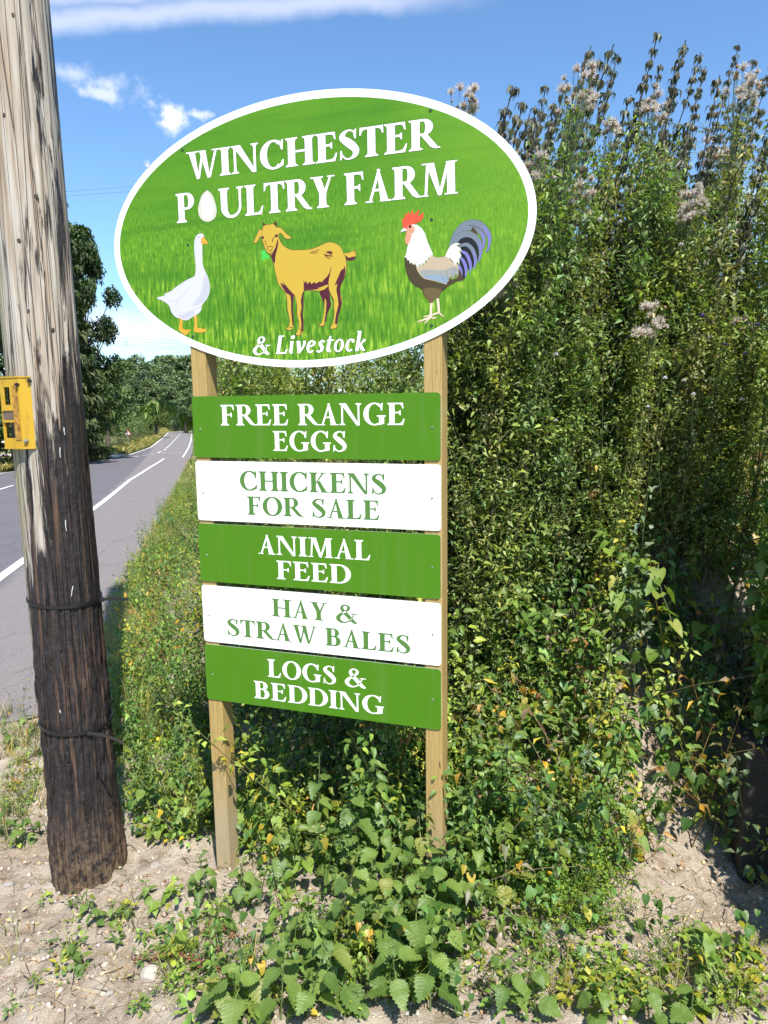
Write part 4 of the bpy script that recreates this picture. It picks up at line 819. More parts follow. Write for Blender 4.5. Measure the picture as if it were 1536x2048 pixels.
def leaf_data(rows, fold=.25, droop=.25, wave=.03, petiole=.25, seed=0, pw=.016):
    """rows: (t_mid, edge_x, edge_t); leaf along +y, length 1"""
    r = random.Random(seed); v = []; uv = []; f = []
    def bend(x, y): return (x, y*(1-.12*droop*y*y), abs(x)*fold-droop*.55*max(y, 0)**2*1.0+wave*math.sin(y*9+x*14+seed))
    for (tm, ex, et) in rows:
        for X, Yv in ((-ex, et), (0, tm), (ex, et)): v.append(bend(X, Yv)); uv.append((X, Yv))
    for i in range(len(rows)-1):
        a = 3*i; f += [(a, a+1, a+4, a+3), (a+1, a+2, a+5, a+4)]
    b = len(v); v += [(-pw, -petiole, -.04), (pw, -petiole, -.04), (pw, 0, .0), (-pw, 0, .0)]; uv += [(0, -.1)]*4; f.append((b, b+1, b+2, b+3))
    return v, f, uv
def serrated(n, prof, amp):
    rows = [(0, .015, 0.)]
    for i in range(n):
        t0 = (i+.35)/n; t1 = (i+.95)/n; rows.append((t0*.98, prof(t0)+amp*(1-t0*.5), t0+.045)); rows.append((min(t1, .985), max(prof(t1)-amp*.55, .008), t1+.005))
    rows.append((1., .002, 1.)); return rows
net_p = lambda t: .40*(math.sin(math.pi*min(1, (t+.10)/1.10)**.75))**.85*(1-.25*t)
NETTLE = [leaf_data(serrated(8, net_p, .055), f, d, .035, .28, s) for s, (f, d) in enumerate([(.22, .35), (.45, .6), (.10, .15), (.28, .9), (-.15, .5), (.55, 1.1)])]
bram_p = lambda t: .33*(math.sin(math.pi*min(1, (t+.05)/1.05)**.85))**.8
BRAMBLE = [leaf_data(serrated(7, bram_p, .03), f, d, .03, .15, s+9) for s, (f, d) in enumerate([(.25, .2), (.4, .4), (.15, .5)])]
bw_rows = [(0, .02, 0), (.02, .13, -.15), (.06, .26, -.19), (.12, .36, -.08), (.22, .37, .10), (.36, .335, .28), (.52, .27, .47), (.70, .17, .68), (.86, .07, .86), (1, .002, 1)]
BINDW = [leaf_data(bw_rows, f, d, w, .35, s+20) for s, (f, d, w) in enumerate([(.15, .2, .03), (.35, .4, .03), (.05, .6, .05), (.28, -.15, .04)])]
lan_rows = [(0, .02, 0), (.1, .07, .1), (.3, .12, .3), (.5, .125, .5), (.7, .09, .7), (.88, .035, .88), (1, .002, 1)]
LANCE = [leaf_data(lan_rows, f, d, .02, .08, s+30) for s, (f, d) in enumerate([(.3, .5), (.2, 1.0), (.4, .2)])]
dock_rows = [(0, .03, 0), (.08, .12, .04), (.25, .19, .22), (.5, .21, .5), (.75, .15, .76), (.9, .07, .92), (1, .002, 1)]
DOCK = [leaf_data(dock_rows, .2, .5, .035, .2, 41), leaf_data(dock_rows, .35, .2, .05, .2, 42)]
def leaf_meshes(nm, data, mat):
    out = []
    for v, f, uv in data:
        o = mesh_obj(nm, v, f, mat, uv=uv, smooth=True); out.append(o.data); bpy.data.objects.remove(o)
    return out
ME_NET = leaf_meshes('nettle_leaf', NETTLE, LM_NET); ME_BIND = leaf_meshes('bindweed_leaf', BINDW, LM_BIND); ME_BRAM = leaf_meshes('bramble_leaflet', BRAMBLE, LM_BRAM)
ME_LAN = leaf_meshes('lance_leaf', LANCE, LM_NET); ME_DOCK = leaf_meshes('dock_leaf', DOCK, LM_BIND)
def leaf_M(p, az, pitch, roll, size, sx=1.):
    return Matrix.Translation(Vector(p)) @ Matrix.Rotation(az, 4, 'Z') @ Matrix.Rotation(pitch, 4, 'X') @ Matrix.Rotation(roll, 4, 'Y') @ Matrix.Diagonal((size*sx, size, size, 1))
U = random.uniform
def curve_pts(p0, dirv, L, n, sag=0., wob=.0):
    p = np.array(p0, float); d = np.array(dirv, float); d /= np.linalg.norm(d); out = [p.copy()]
    for i in range(n):
        d = d+np.array([U(-wob, wob), U(-wob, wob), -sag/n]); d /= np.linalg.norm(d); p = p+d*L/n; out.append(p.copy())
    return np.array(out)
def nettle(root, H, lean, label, group, lmin=.05, lmax=.095, nodes=None, small=1.):
    e = empty('nettle', root); tag(e, label, 'nettle', group)
    n = nodes or max(4, int(H/.055)); pts = curve_pts((0, 0, -.03), (lean[0], lean[1], 1), H+.03, n+1, 0, .05)
    mb = MB(); mb.tube(pts, np.linspace(.0035, .0014, len(pts)), 5); mb.build('stem', STEM_G, e)
    a0 = U(0, 6.28)
    for i in range(2, n+2):
        fr = i/(n+1); sz = (lmin+(lmax-lmin)*math.sin(math.pi*min(1, fr*.85+.12))**.8)*small*(1-.45*max(0, fr-.75)/.25)
        for k in (0, 1):
            if U(0, 1) < .08: continue
            az = a0+i*math.pi/2+k*math.pi+U(-.35, .35); pit = U(-.7, .15)+(.65 if fr > .93 else 0)
            p = pts[i]+.25*sz*np.array([-math.sin(az), math.cos(az), .1]); inst('leaf', random.choice(ME_NET), e, leaf_M(p, az, pit, U(-.35, .35), sz*U(.85, 1.15), U(.85, 1.1)))
    return e
def bindweed(root, dirv, L, label, group, n=8, size=(.045, .075), sag=1.2, flower=0):
    e = empty('bindweed', root); tag(e, label, 'bindweed', group)
    pts = curve_pts((0, 0, 0), dirv, L, n, sag, .25); mb = MB(); mb.tube(pts, .0016, 4); mb.build('stem', STEM_G, e)
    for i in range(1, n+1):
        for k in range(random.choice((1, 1, 2))):
            az = U(0, 6.28); inst('leaf', random.choice(ME_BIND), e, leaf_M(pts[i]+np.array([U(-.02, .02), U(-.02, .02), U(.0, .03)]), math.pi+U(-1.5, 1.5), U(-1.1, .1), U(-.4, .4), U(*size), U(.8, 1.05)))
    return e
def bramble(root, dirv, L, label, group, n=7, sag=1.6, size=.06, mat=None):
    e = empty('bramble', root); tag(e, label, 'bramble', group)
    pts = curve_pts((0, 0, -.02), dirv, L, 14, sag, .08); mb = MB(); mb.tube(pts, np.linspace(.004, .0015, 15), 5); mb.build('cane', mat or STEM_R, e)
    for i in range(n):
        q = pts[2+int(12*i/n)]; az = U(0, 6.28); s = size*U(.75, 1.2); b = q+np.array([-math.sin(az), math.cos(az), .35])*s*.5
        for da in (-1.0, 0, 1.0): inst('leaflet', random.choice(ME_BRAM), e, leaf_M(b, az+da, U(-.5, .1), U(-.2, .2), s*(1.1 if da == 0 else .9)))
    return e

# --- mass planting helper: many small sprigs merged into one mesh of kind stuff
class Mass:
    def __init__(s, near=False): s.V = []; s.F = []; s.C = []; s.n = 0; s.q = []; s.LS, s.FS_, s.ti = (LH, FH_, 5) if near == 2 else (L7, F7, 3) if near else (L5, F5, 3)
    def flush(s):
        if not s.q: return
        A_ = np.array([(*p, az, pi, ro, L, W, *c, dr) for p, az, pi, ro, L, W, c, dr in s.q]); s.q = []; n = len(A_)
        b = s.LS[None]*np.stack([A_[:, 7], A_[:, 6], A_[:, 6]], -1)[:, None, :]; b[:, s.ti, 2] -= A_[:, 11]*A_[:, 6]; nv = len(s.LS)
        ca, sa, cb, sb, cc, sc = np.cos(A_[:, 3]), np.sin(A_[:, 3]), np.cos(A_[:, 4]), np.sin(A_[:, 4]), np.cos(A_[:, 5]), np.sin(A_[:, 5])
        def mv(x, y, z, t_): return (x*t_[0][:, None]+y*t_[1][:, None]+z*t_[2][:, None])
        x, y, z = b[..., 0], b[..., 1], b[..., 2]
        x, z = x*cc[:, None]+z*sc[:, None], -x*sc[:, None]+z*cc[:, None]
        y, z = y*cb[:, None]-z*sb[:, None], y*sb[:, None]+z*cb[:, None]
        x, y = x*ca[:, None]-y*sa[:, None], x*sa[:, None]+y*ca[:, None]
        v = np.stack([x, y, z], -1)+A_[:, None, :3]
        s.add(v.reshape(-1, 3), (s.FS_[None]+nv*np.arange(n)[:, None, None]).reshape(-1, 3), np.repeat(A_[:, 8:11], nv, 0))
    def add(s, v, f, c): s.V.append(v); s.F.append(f+s.n); s.C.append(c); s.n += len(v)
    def build(s, name, mat, label=None, cat=None, group=None, parent=None, kind='stuff'):
        s.flush(); V, Fc, C = np.concatenate(s.V), np.concatenate(s.F), np.concatenate(s.C)
        me = bpy.data.meshes.new(name); me.vertices.add(len(V)); me.vertices.foreach_set('co', V.astype(np.float32).ravel())
        me.loops.add(len(Fc)*3); me.loops.foreach_set('vertex_index', Fc.astype(np.int32).ravel())
        me.polygons.add(len(Fc)); me.polygons.foreach_set('loop_start', np.arange(0, len(Fc)*3, 3, dtype=np.int32)); me.polygons.foreach_set('loop_total', np.full(len(Fc), 3, dtype=np.int32))
        ca = me.color_attributes.new('col', 'FLOAT_COLOR', 'POINT'); ca.data.foreach_set('color', np.c_[C, np.ones(len(C))].astype(np.float32).ravel())
        me.materials.append(mat); me.update(); me.validate()
        o = bpy.data.objects.new(name, me); COL.objects.link(o)
        if parent: o.parent = parent
        return tag(o, label, cat, group, kind)
def rotm(az, pitch, roll):
    return np.array((Matrix.Rotation(az, 3, 'Z') @ Matrix.Rotation(pitch, 3, 'X') @ Matrix.Rotation(roll, 3, 'Y')))
L5 = np.array([(0, 0, 0), (-.5, .42, .12), (.5, .42, .12), (0, 1, -.12), (0, .45, 0)]); F5 = np.array([(0, 4, 1), (0, 2, 4), (1, 4, 3), (4, 2, 3)])
L7 = np.array([(0, 0, 0), (-.46, .22, .09), (-.38, .66, .06), (0, 1, -.10), (.38, .66, .06), (.46, .22, .09), (0, .42, 0)]); F7 = np.array([(6, (i+1) % 6, i) for i in range(6)])
LH = np.array([(0, .06, 0), (-.25, -.04, .04), (-.48, .10, .09), (-.45, .40, .09), (-.25, .74, .03), (0, 1, -.10), (.25, .74, .03), (.45, .40, .09), (.48, .10, .09), (.25, -.04, .04), (0, .38, 0)]); FH_ = np.array([(10, (i+1) % 10, i) for i in range(10)])
def add_leaf(acc, p, az, pitch, roll, L, W, c, droop=0.):
    acc.q.append((p, az, pitch, roll, L, W, c, droop))
def add_stem(acc, pts, w, c):      # thin three-sided stem
    pts = np.asarray(pts); k = len(pts); o = np.array([(math.cos(a), math.sin(a), 0) for a in (0, 2.09, 4.19)])*w
    v = (pts[:, None, :]+o[None]*np.linspace(1, .45, k)[:, None, None]).reshape(-1, 3); f = []
    for i in range(k-1):
        for j in range(3):
            a, b_, c_, d = 3*i+j, 3*i+(j+1) % 3, 3*i+3+(j+1) % 3, 3*i+3+j; f += [(a, b_, c_), (a, c_, d)]
    acc.add(v, np.array(f), np.tile(c, (len(v), 1)))
def J(c, k=.25):                   # colour jitter
    g = U(1-k, 1+k); return (c[0]*g*U(.85, 1.15), c[1]*g, c[2]*g*U(.8, 1.2))
GR1, GR2, GR3, YEL_, BRN_, GREY_ = (.19, .275, .042), (.12, .20, .036), (.28, .35, .06), (.50, .36, .045), (.28, .17, .08), (.18, .215, .10)
def sprig(kind, seed):
    random.seed(seed); a = Mass(2 if kind == 'vine' else kind in ('broad', 'rosette'))
    if kind == 'fine':              # upright stems with many narrow leaves
        H = U(.45, .8); pts = curve_pts((0, 0, 0), (U(-.2, .2), U(-.2, .2), 1), H, 6, .1, .08); add_stem(a, pts, .0028, J((.12, .13, .05)))
        base = random.choice((GR1, GR3, GREY_))
        for i in range(54):
            f = U(.12, 1); q = np.array([np.interp(f*6, range(7), pts[:, k]) for k in range(3)]); az = i*2.4+U(-.4, .4); r = U(0, .07)*(1-f*.6)
            add_leaf(a, q+r*np.array([-math.sin(az), math.cos(az), .4]), az, U(-.5, .7), U(-.6, .6), U(.022, .046)*(1.1-.4*f), U(.010, .020), J(base, .35), U(0, .3))
    elif kind == 'broad':           # nettle-like with broader drooping leaves
        H = U(.35, .65); pts = curve_pts((0, 0, 0), (U(-.25, .25), U(-.25, .25), 1), H, 6, .1, .08); add_stem(a, pts, .003, J((.10, .12, .04)))
        for i in range(32):
            f = .15+.85*(i//2)/16; q = np.array([np.interp(f*6, range(7), pts[:, k]) for k in range(3)]); az = (i//2)*1.57+(i % 2)*3.14+U(-.4, .4)
            s = U(.035, .062)*(1.1-.5*f); add_leaf(a, q+.02*np.array([-math.sin(az), math.cos(az), .2]), az, U(-.8, .2), U(-.4, .4), s, s*U(.45, .6), J(GR2 if U(0, 1) < .7 else GR1), .25)
    elif kind == 'rosette':
        for i in range(16):
            az = U(0, 6.28); s = U(.025, .055); r = U(0, .07); add_leaf(a, np.array([-math.sin(az)*r, math.cos(az)*r, U(.01, .09)]), az, U(-.4, .7), U(-.4, .4), s, s*U(.4, .7), J(random.choice((GR3, GR1, (.18, .25, .05)))), .15)
    elif kind == 'vine':            # heart leaves facing out
        for i in range(14):
            s = U(.03, .06); add_leaf(a, np.array([U(-.12, .12), U(-.06, .06), U(0, .35)]), math.pi+U(-1, 1), U(-1.2, -.1), U(-.4, .4), s, s*U(.7, .95), J((.12, .20, .035) if U(0, 1) < .85 else YEL_), .1)
    elif kind == 'dead':
        for k in range(3):
            pts = curve_pts((U(-.05, .05), U(-.05, .05), 0), (U(-.5, .5), U(-.5, .5), 1), U(.3, .7), 5, .5, .15); add_stem(a, pts, .002, J((.30, .22, .12)))
            for i in range(10):
                q = pts[random.randint(1, 5)]; add_leaf(a, q, U(0, 6.28), U(-1.3, .2), U(-.6, .6), U(.02, .05), U(.008, .02), J(random.choice((BRN_, YEL_, (.30, .22, .12)))), .4)
    elif kind == 'grass':
        for k in range(9):
            az = U(0, 6.28); Lh = U(.10, .30); w = U(.0022, .0045); n = 4; d = np.array([-math.sin(az), math.cos(az), 0]); sd_ = np.array([math.cos(az), math.sin(az), 0]); c = J(random.choice(((.30, .26, .10), (.17, .21, .05), (.10, .16, .03), (.38, .31, .16)))); t_ = np.linspace(0, 1, n+1); bend = U(.2, .9)
            ctr = np.outer(t_*U(.2, .5)+bend*.4*t_**2, d)*Lh+np.outer(t_-.35*bend*t_**2, [0, 0, 1])*Lh
            v = np.concatenate([ctr-np.outer(w*(1-t_*.9), sd_), ctr+np.outer(w*(1-t_*.9), sd_)]); f = []
            for i in range(n): f += [(i, i+1, n+2+i), (i, n+2+i, n+1+i)]
            a.add(v+np.array([U(-.04, .04), U(-.04, .04), 0]), np.array(f), np.tile(c, (len(v), 1)))
    elif kind == 'feather':         # fine bright ferny weed
        for k in range(4):
            pts = curve_pts((U(-.03, .03), U(-.03, .03), 0), (U(-.6, .6), U(-.6, .6), 1), U(.12, .28), 5, .4, .12); add_stem(a, pts, .0012, J((.17, .22, .04)))
            for i in range(22):
                q = pts[random.randint(1, 5)]+np.array([U(-.015, .015)]*3); add_leaf(a, q, U(0, 6.28), U(-.4, .8), U(-.5, .5), U(.008, .018), U(.004, .007), J((.17, .27, .03)))
    a.flush(); return np.concatenate(a.V), np.concatenate(a.F), np.concatenate(a.C)
SPR = {k: [sprig(k, 100*i+j) for j in range(5)] for i, k in enumerate(('fine', 'broad', 'rosette', 'vine', 'dead', 'grass', 'feather'))}
TINTS = [(1.25, 1.12, .8), (1, 1, 1), (1, 1, 1), (.78, .92, 1.05), (.62, .75, .75), (1.3, 1.0, .6), (.9, 1.05, 1.2)]
def plant_mass(acc, pts, kinds, weights, scale=(.8, 1.2), tilt=.25, outward=0., tint=(1, 1, 1)):
    ks = random.choices(kinds, weights, k=len(pts))
    for p, k in zip(pts, ks):
        v, f, c = random.choice(SPR[k]); s = U(*scale); az = U(0, 6.28) if k != 'vine' else U(-.6, .6)
        M = np.array(Matrix.Rotation(U(-tilt, tilt)+outward*.6, 3, 'X') @ Matrix.Rotation(U(-tilt, tilt)-outward*.4, 3, 'Y') @ Matrix.Rotation(az, 3, 'Z'))
        acc.add((v*s)@M.T+p, f, c*U(.75, 1.2)*np.array(random.choice(TINTS))*np.array(tint))
def project(P):
    d = P-np.array([0, 0, CZ]); w = d@F; return 768+FPX*(d@RT)/w, 1024-FPX*(d@UP)/w
def in_poly(px, py, poly):
    c = np.zeros(len(px), bool); n = len(poly)
    for i in range(n):
        x1, y1 = poly[i]; x2, y2 = poly[(i+1) % n]
        cond = ((y1 > py) != (y2 > py)); xi = (x2-x1)*(py-y1)/((y2-y1) if y2 != y1 else 1e-9)+x1; c ^= cond & (px < xi)
    return c
def px_pts(poly, n, rs=None):      # random terrain points under a patch of the photograph
    xs, ys = [p[0] for p in poly], [p[1] for p in poly]; px = rng.uniform(min(xs), max(xs), n*4); py = rng.uniform(min(ys), max(ys), n*4)
    k = in_poly(px, py, poly); h = hits(px[k][:n], py[k][:n]); return h[~np.isnan(h[:, 0])]
random.seed(21)
BARE = [(1200, 1340), (1260, 1340), (1360, 1560), (1460, 1760), (1536, 1900), (1536, 2060), (880, 2060), (900, 1900), (1050, 1900), (1290, 1780), (1320, 1660), (1250, 1480)]
def bank_points(n, dmin=.95, dmax=7, smin=1.2, smax=16, ymin=2.0):
    out = []
    while sum(len(o) for o in out) < n:
        s = smin+(smax-smin)*rng.uniform(0, 1, 6000)**1.7; d = rng.uniform(dmin, dmax, 6000); l = d+le(s); x, y = to_xy(s, l)
        P = np.stack([x, y, GZ(x, y)], -1); px, py = project(P); k = (y > ymin) & (px > 150) & (px < 1750)
        # keep plants behind the boards' plane so nothing grows through the sign
        q = (P-SO)@SN; uu = (P-SO)@SAX; k &= (q < -.12) | (uu > .05)
        k &= ~(in_poly(px, py, BARE) & (rng.uniform(0, 1, len(px)) < .9)) & ((fbm(x*1.7, y*1.7, 4, 2) > .47) | (rng.uniform(0, 1, len(px)) < .16))
        k &= ~((px > 1225) & (py > 1120) & (y < 3.05) & (rng.uniform(0, 1, len(px)) < .25))
        k &= ~((q > -.05) & (uu < .35)) & (y > 1.9+.5*np.clip(x-.3, 0, 3))
        out.append(P[k])
    return np.concatenate(out)[:n]
A = Mass()
bp_ = bank_points(3700)
plant_mass(A, bp_, ['fine', 'broad', 'vine', 'dead', 'rosette'], [28, 30, 22, 11, 9], (.6, 1.35), .45, .35)
bp2 = bank_points(550, 2.2, 6.5, 1.5, 9); plant_mass(A, bp2, ['fine', 'broad', 'dead'], [40, 36, 24], (1., 1.5), .3, .1)
plant_mass(A, px_pts([(1370, 800), (1560, 780), (1560, 1180), (1400, 1180)], 130), ['broad', 'fine', 'vine', 'dead'], [34, 34, 22, 10], (.8, 1.35), .35, .3)
A.build('bank_undergrowth', LM_ATT, 'dense tangle of small leafy weeds covering the earth bank', 'undergrowth')
# low growth at the foot of the bank and behind the posts
B = Mass()
plant_mass(B, px_pts([(215, 1420), (385, 900), (420, 900), (430, 1700), (300, 1690), (250, 1640)], 700), ['rosette', 'broad', 'grass', 'feather', 'vine'], [44, 16, 18, 14, 10], (.5, .8), .3)
plant_mass(B, px_pts([(460, 1430), (860, 1430), (860, 1760), (480, 1740)], 210), ['vine', 'broad', 'rosette'], [40, 40, 20], (.55, .9), .3)
plant_mass(B, px_pts([(900, 1350), (1120, 1350), (1220, 1700), (1180, 1880), (900, 1850)], 210), ['broad', 'rosette', 'vine', 'feather'], [30, 28, 20, 22], (.5, .8), .35)
plant_mass(B, px_pts([(1060, 1650), (1270, 1650), (1290, 1860), (1090, 1950)], 70), ['feather'], [1], (.8, 1.2), .35)
plant_mass(B, px_pts([(0, 1430), (90, 1440), (95, 1690), (0, 1720)], 60), ['grass', 'rosette', 'dead'], [40, 50, 10], (.45, .75), .3)
plant_mass(B, px_pts([(330, 1780), (900, 1760), (900, 2048), (330, 2048)], 85), ['rosette', 'feather', 'broad', 'grass'], [46, 16, 20, 18], (.5, .8), .3)
plant_mass(B, px_pts([(330, 1900), (1100, 1880), (1536, 1900), (1536, 2048), (330, 2048)], 110), ['rosette', 'feather', 'vine', 'grass'], [44, 24, 16, 16], (.45, .8), .3)
plant_mass(B, px_pts([(1000, 1900), (1536, 1900), (1536, 2048), (1000, 2048)], 45), ['rosette', 'feather', 'grass'], [40, 30, 30], (.45, .8), .3)
plant_mass(B, px_pts([(0, 1800), (330, 1800), (330, 2048), (0, 2048)], 30), ['rosette', 'grass'], [70, 30], (.35, .6), .3)
s = 4.2+20*rng.uniform(0, 1, 900)**1.5; d = .12+np.abs(rng.normal(0, .5, 900)); x, y = to_xy(s, le(s)+d); P = np.stack([x, y, GZ(x, y)], -1); P = P[((P-SO)@SN < -.12)]; hv = fbm(P[:, 0]*1.6, P[:, 1]*1.6, 9, 3); plant_mass(B, P[hv > .5], ['rosette', 'broad', 'vine', 'fine', 'dead'], [32, 32, 18, 12, 6], (.5, 1.2), .45, tint=(1.1, 1.08, .95)); plant_mass(B, P[hv <= .5], ['rosette', 'grass', 'feather', 'dead'], [42, 38, 16, 4], (.5, 1.0), .45, tint=(1.12, 1.08, .95))
B.build('low_ground_cover', LM_ATT, 'low seedlings and creeping weeds at the foot of the bank', 'ground cover')
# verge grass along the tarmac
Gm = Mass()
s = 4.3+50*rng.uniform(0, 1, 1500)**1.9; d = np.abs(rng.normal(0, .38, 1500))-.06; x, y = to_xy(s, le(s)+d); P = np.stack([x, y, GZ(x, y)], -1)
q = (P-SO)@SN; P = P[(q < -.1)]; plant_mass(Gm, P, ['grass', 'rosette', 'feather'], [60, 28, 12], (.6, 1.15), .4, tint=(1.15, 1.1, .95))
P = px_pts([(0, 1440), (70, 1440), (95, 1640), (0, 1660)], 60); plant_mass(Gm, P, ['grass'], [1], (.4, .7), .4)
Gm.build('verge_grass', LM_ATT, 'dry tufted grass along the edge of the lay-by', 'grass')

# --- tall weeds against the sky: each plant is a thing
HN = 2.
def straight(p): return p-np.outer(np.linspace(0, 1, len(p)), p[-1]-np.array([0, 0, HN]))
def tall_nettle_mesh(seed):
    random.seed(seed); a = Mass(); pts = straight(curve_pts((0, 0, 0), (.02, 0, 1), HN, 20, 0, .03)); st = Mass(); add_stem(st, pts, .005, (.075, .065, .045)); n = 44; up = np.array([0, 0, 1.])
    for i in range(n):
        f = .06+.935*(i/(n-1)); q = np.array([np.interp(f*20, range(21), pts[:, k]) for k in range(3)]); q[2] += U(-.01, .01); tip = 1.25-.85*f
        if i % 7 == 3 and f > .4: continue
        for k in range(6 if f > .4 else 4):
            az = U(0, 6.28); s = U(.035, .065)*tip+.012; add_leaf(a, q+U(0, .022)*tip*np.array([-math.sin(az), math.cos(az), 0]), az, U(-1.4, -.5), U(-.5, .5), s, s*U(.3, .5), J(((.085, .092, .05) if f > .55 else (.075, .12, .035)), .4), .35)
        if f > .4:
            for k in range(9):      # hanging seed tassels
                az = U(0, 6.28); add_leaf(a, q+U(.004, .028)*tip*np.array([-math.sin(az), math.cos(az), 0]), az, U(-1.6, -1.), U(-.3, .3), U(.02, .05)*tip+.008, U(.004, .009), J((.15, .13, .09), .4), .1)
        else:
            for k in range(4):
                az = U(0, 6.28); s = U(.03, .06); add_leaf(a, q+U(.02, .10)*np.array([-math.sin(az), math.cos(az), 0]), az, U(-.6, .5), U(-.5, .5), s, s*.35, J(GR1), .2)
    return st, a
def leafy_mesh(seed, base):         # mugwort/willowherb: narrow leaves up a branching stem
    random.seed(seed); st = Mass(); a = Mass(); pts = straight(curve_pts((0, 0, 0), (.03, 0, 1), HN, 16, 0, .04)); add_stem(st, pts, .0045, (.12, .11, .06))
    br = [(pts, 1.)]
    for k in range(34):
        f = U(.2, .97); q = np.array([np.interp(f*16, range(17), pts[:, j]) for j in range(3)]); az = U(0, 6.28); bpts = curve_pts(q, (-math.sin(az)*.7, math.cos(az)*.7, 1), U(.15, .38)*(1.25-.7*f), 5, -.1, .08); add_stem(st, bpts, .002, (.13, .13, .06)); br.append((bpts, .75))
    for pts_, k in br:
        n = 150 if k == 1. else 34; cc = base if U(0, 1) < .8 else (base[0]*1.3, base[1]*1.15, base[2])
        for i in range(n):
            f = U(.1, 1); q = np.array([np.interp(f*(len(pts_)-1), range(len(pts_)), pts_[:, j]) for j in range(3)]); az = U(0, 6.28); L = U(.014, .038)*(1.15-.4*f)
            add_leaf(a, q+np.array([U(-.03, .03), U(-.03, .03), U(-.03, .03)])*(k < 1), az, U(-1.1, 1.), U(-.9, .9), L, L*U(.25, .55), J(cc, .4), U(0, .5))
    return st, a
def keep(m, nm, mat):
    o = m.build(nm, mat, kind=None); me = o.data; bpy.data.objects.remove(o); return me
TN = [tuple(keep(q, n_, LM_ATT) for q, n_ in zip(tall_nettle_mesh(900+i), ('stem', 'foliage'))) for i in range(11)]
LF = [tuple(keep(q, n_, LM_ATT) for q, n_ in zip(leafy_mesh(950+i, [(.20, .285, .07), (.25, .315, .075), (.165, .25, .08), (.26, .27, .10)][i % 4]), ('stem', 'foliage'))) for i in range(8)]
def fluff_head(seed):               # one ripe thistle head: brown cup of bracts and a burst of down
    random.seed(seed); cup = MB(); n = 10; prof = [(0, .0), (.006, .002), (.0085, .009), (.0075, .016), (.006, .02)]
    for i, (r, z) in enumerate(prof): cup.v += [(r*math.cos(2*math.pi*j/n), r*math.sin(2*math.pi*j/n), z) for j in range(n)]
    cup.f = [(i*n+j, i*n+(j+1) % n, (i+1)*n+(j+1) % n, (i+1)*n+j) for i in range(len(prof)-1) for j in range(n)]; cup.m = [0]*len(cup.f)
    fl = MB()
    for k in range(230):
        a = U(0, 6.28); e = math.acos(U(-.35, 1)); L = U(.014, .036); d = np.array([math.sin(e)*math.cos(a), math.sin(e)*math.sin(a), math.cos(e)]); s_ = np.cross(d, [U(-1, 1), U(-1, 1), U(-1, 1)]); s_ /= np.linalg.norm(s_)+1e-6
        p0 = np.array([0, 0, .018]); p1 = p0+d*L; fl.add([p0-s_*.0003, p0+s_*.0003, p1+s_*.0007, p1-s_*.0007], [(0, 1, 2, 3)])
    c = cup.build('seed_cup', BRACT); f = fl.build('down', FLUFF); r = (c.data, f.data); bpy.data.objects.remove(c); bpy.data.objects.remove(f); return r
FH = [fluff_head(70+i) for i in range(4)]
random.seed(33)
def reach(px, py, depth, lean):    # stand a plant on the bank so that its tip meets a direction
    d = ray(px, py); tip = np.array([0, 0, CZ])+d*(depth/d[1]); x, y = tip[0], tip[1]
    for it in range(5):
        h = max(.3, tip[2]-float(GZ(x, y))); x, y = tip[0]-lean[0]*h, tip[1]-lean[1]*h
    z = float(GZ(x, y)); return np.array([x, y, z-.02]), tip
def stand(name, protos, root, tip, label, cat, group, wid=1.):
    v = tip-root; H = np.linalg.norm(v); q = Vector(v).to_track_quat('Z', 'Y').to_matrix().to_4x4()
    e = empty(name, M=Matrix.Translation(Vector(root)) @ q @ Matrix.Rotation(U(0, 6.28), 4, 'Z')); tag(e, label, cat, group)
    st, fo = random.choice(protos); k = H/HN
    for nm, me in (('stem', st), ('foliage', fo)): inst(nm, me, e, Matrix.Diagonal((k**.6*wid, k**.6*wid, k, 1)))
    return e
tops = [(1182, 92), (1200, 118), (1228, 88), (1238, 108), (1316, 66), (1322, 128), (1372, 80), (1352, 130), (1478, 88), (1402, 105), (1412, 132), (1026, 172), (1046, 205), (1092, 170), (1088, 215), (1012, 215), (1060, 228), (1508, 120), (1532, 150), (1135, 160), (1290, 165), (1262, 190), (1440, 150), (1550, 110), (1590, 90), (1160, 190), (1110, 240), (1340, 215), (1225, 170), (1250, 240), (1390, 230), (1460, 215), (1500, 250), (1075, 290), (1180, 300), (1300, 280)]
tops += [(U(1000, 1580), U(190, 330)) for i in range(28)]
tops = [q for q in tops if q[1] > 60]
for (x, y) in tops:
    dep = U(3.5, 4.7); root, tip = reach(x, y, dep, (.20+U(-.05, .12), U(-.05, .05)))
    stand('tall_nettle', TN, root, tip, 'tall seeding nettle rising against the sky above the bank', 'nettle', 'tall seeding nettles along the top of the bank', 1.15)
for i in range(170):
    x = U(890, 1620); y = np.interp(x, [890, 960, 1050, 1150, 1300, 1536], [450, 400, 335, 290, 270, 290])+abs(U(-1, 1))**1.1*400
    root, tip = reach(x, y, U(3.2, 4.8), (.14+U(-.06, .14), U(-.08, .08)))
    if tip[2]-root[2] < .7 or ((root-SO)@SN > -.15 and (root-SO)@SAX < .1): continue
    stand('mugwort', LF, root, tip, 'leafy pale green mugwort stem standing in the tangle on the bank', 'weed', 'leafy weeds standing on the bank', 1.2)
for i in range(60):                # weeds seen between the oval and the first board
    x = U(450, 870) if i > 18 else U(450, 570); y = U(560, 770) if i > 18 else U(600, 720); dep = U(3.6, 6.5); root, tip = reach(x, y, dep, (.05, 0))
    if tip[2]-root[2] < .3: continue
    stand('mugwort', LF, root, tip, 'leafy weed seen behind the sign below the oval board', 'weed', 'leafy weeds behind the sign', 1.3)
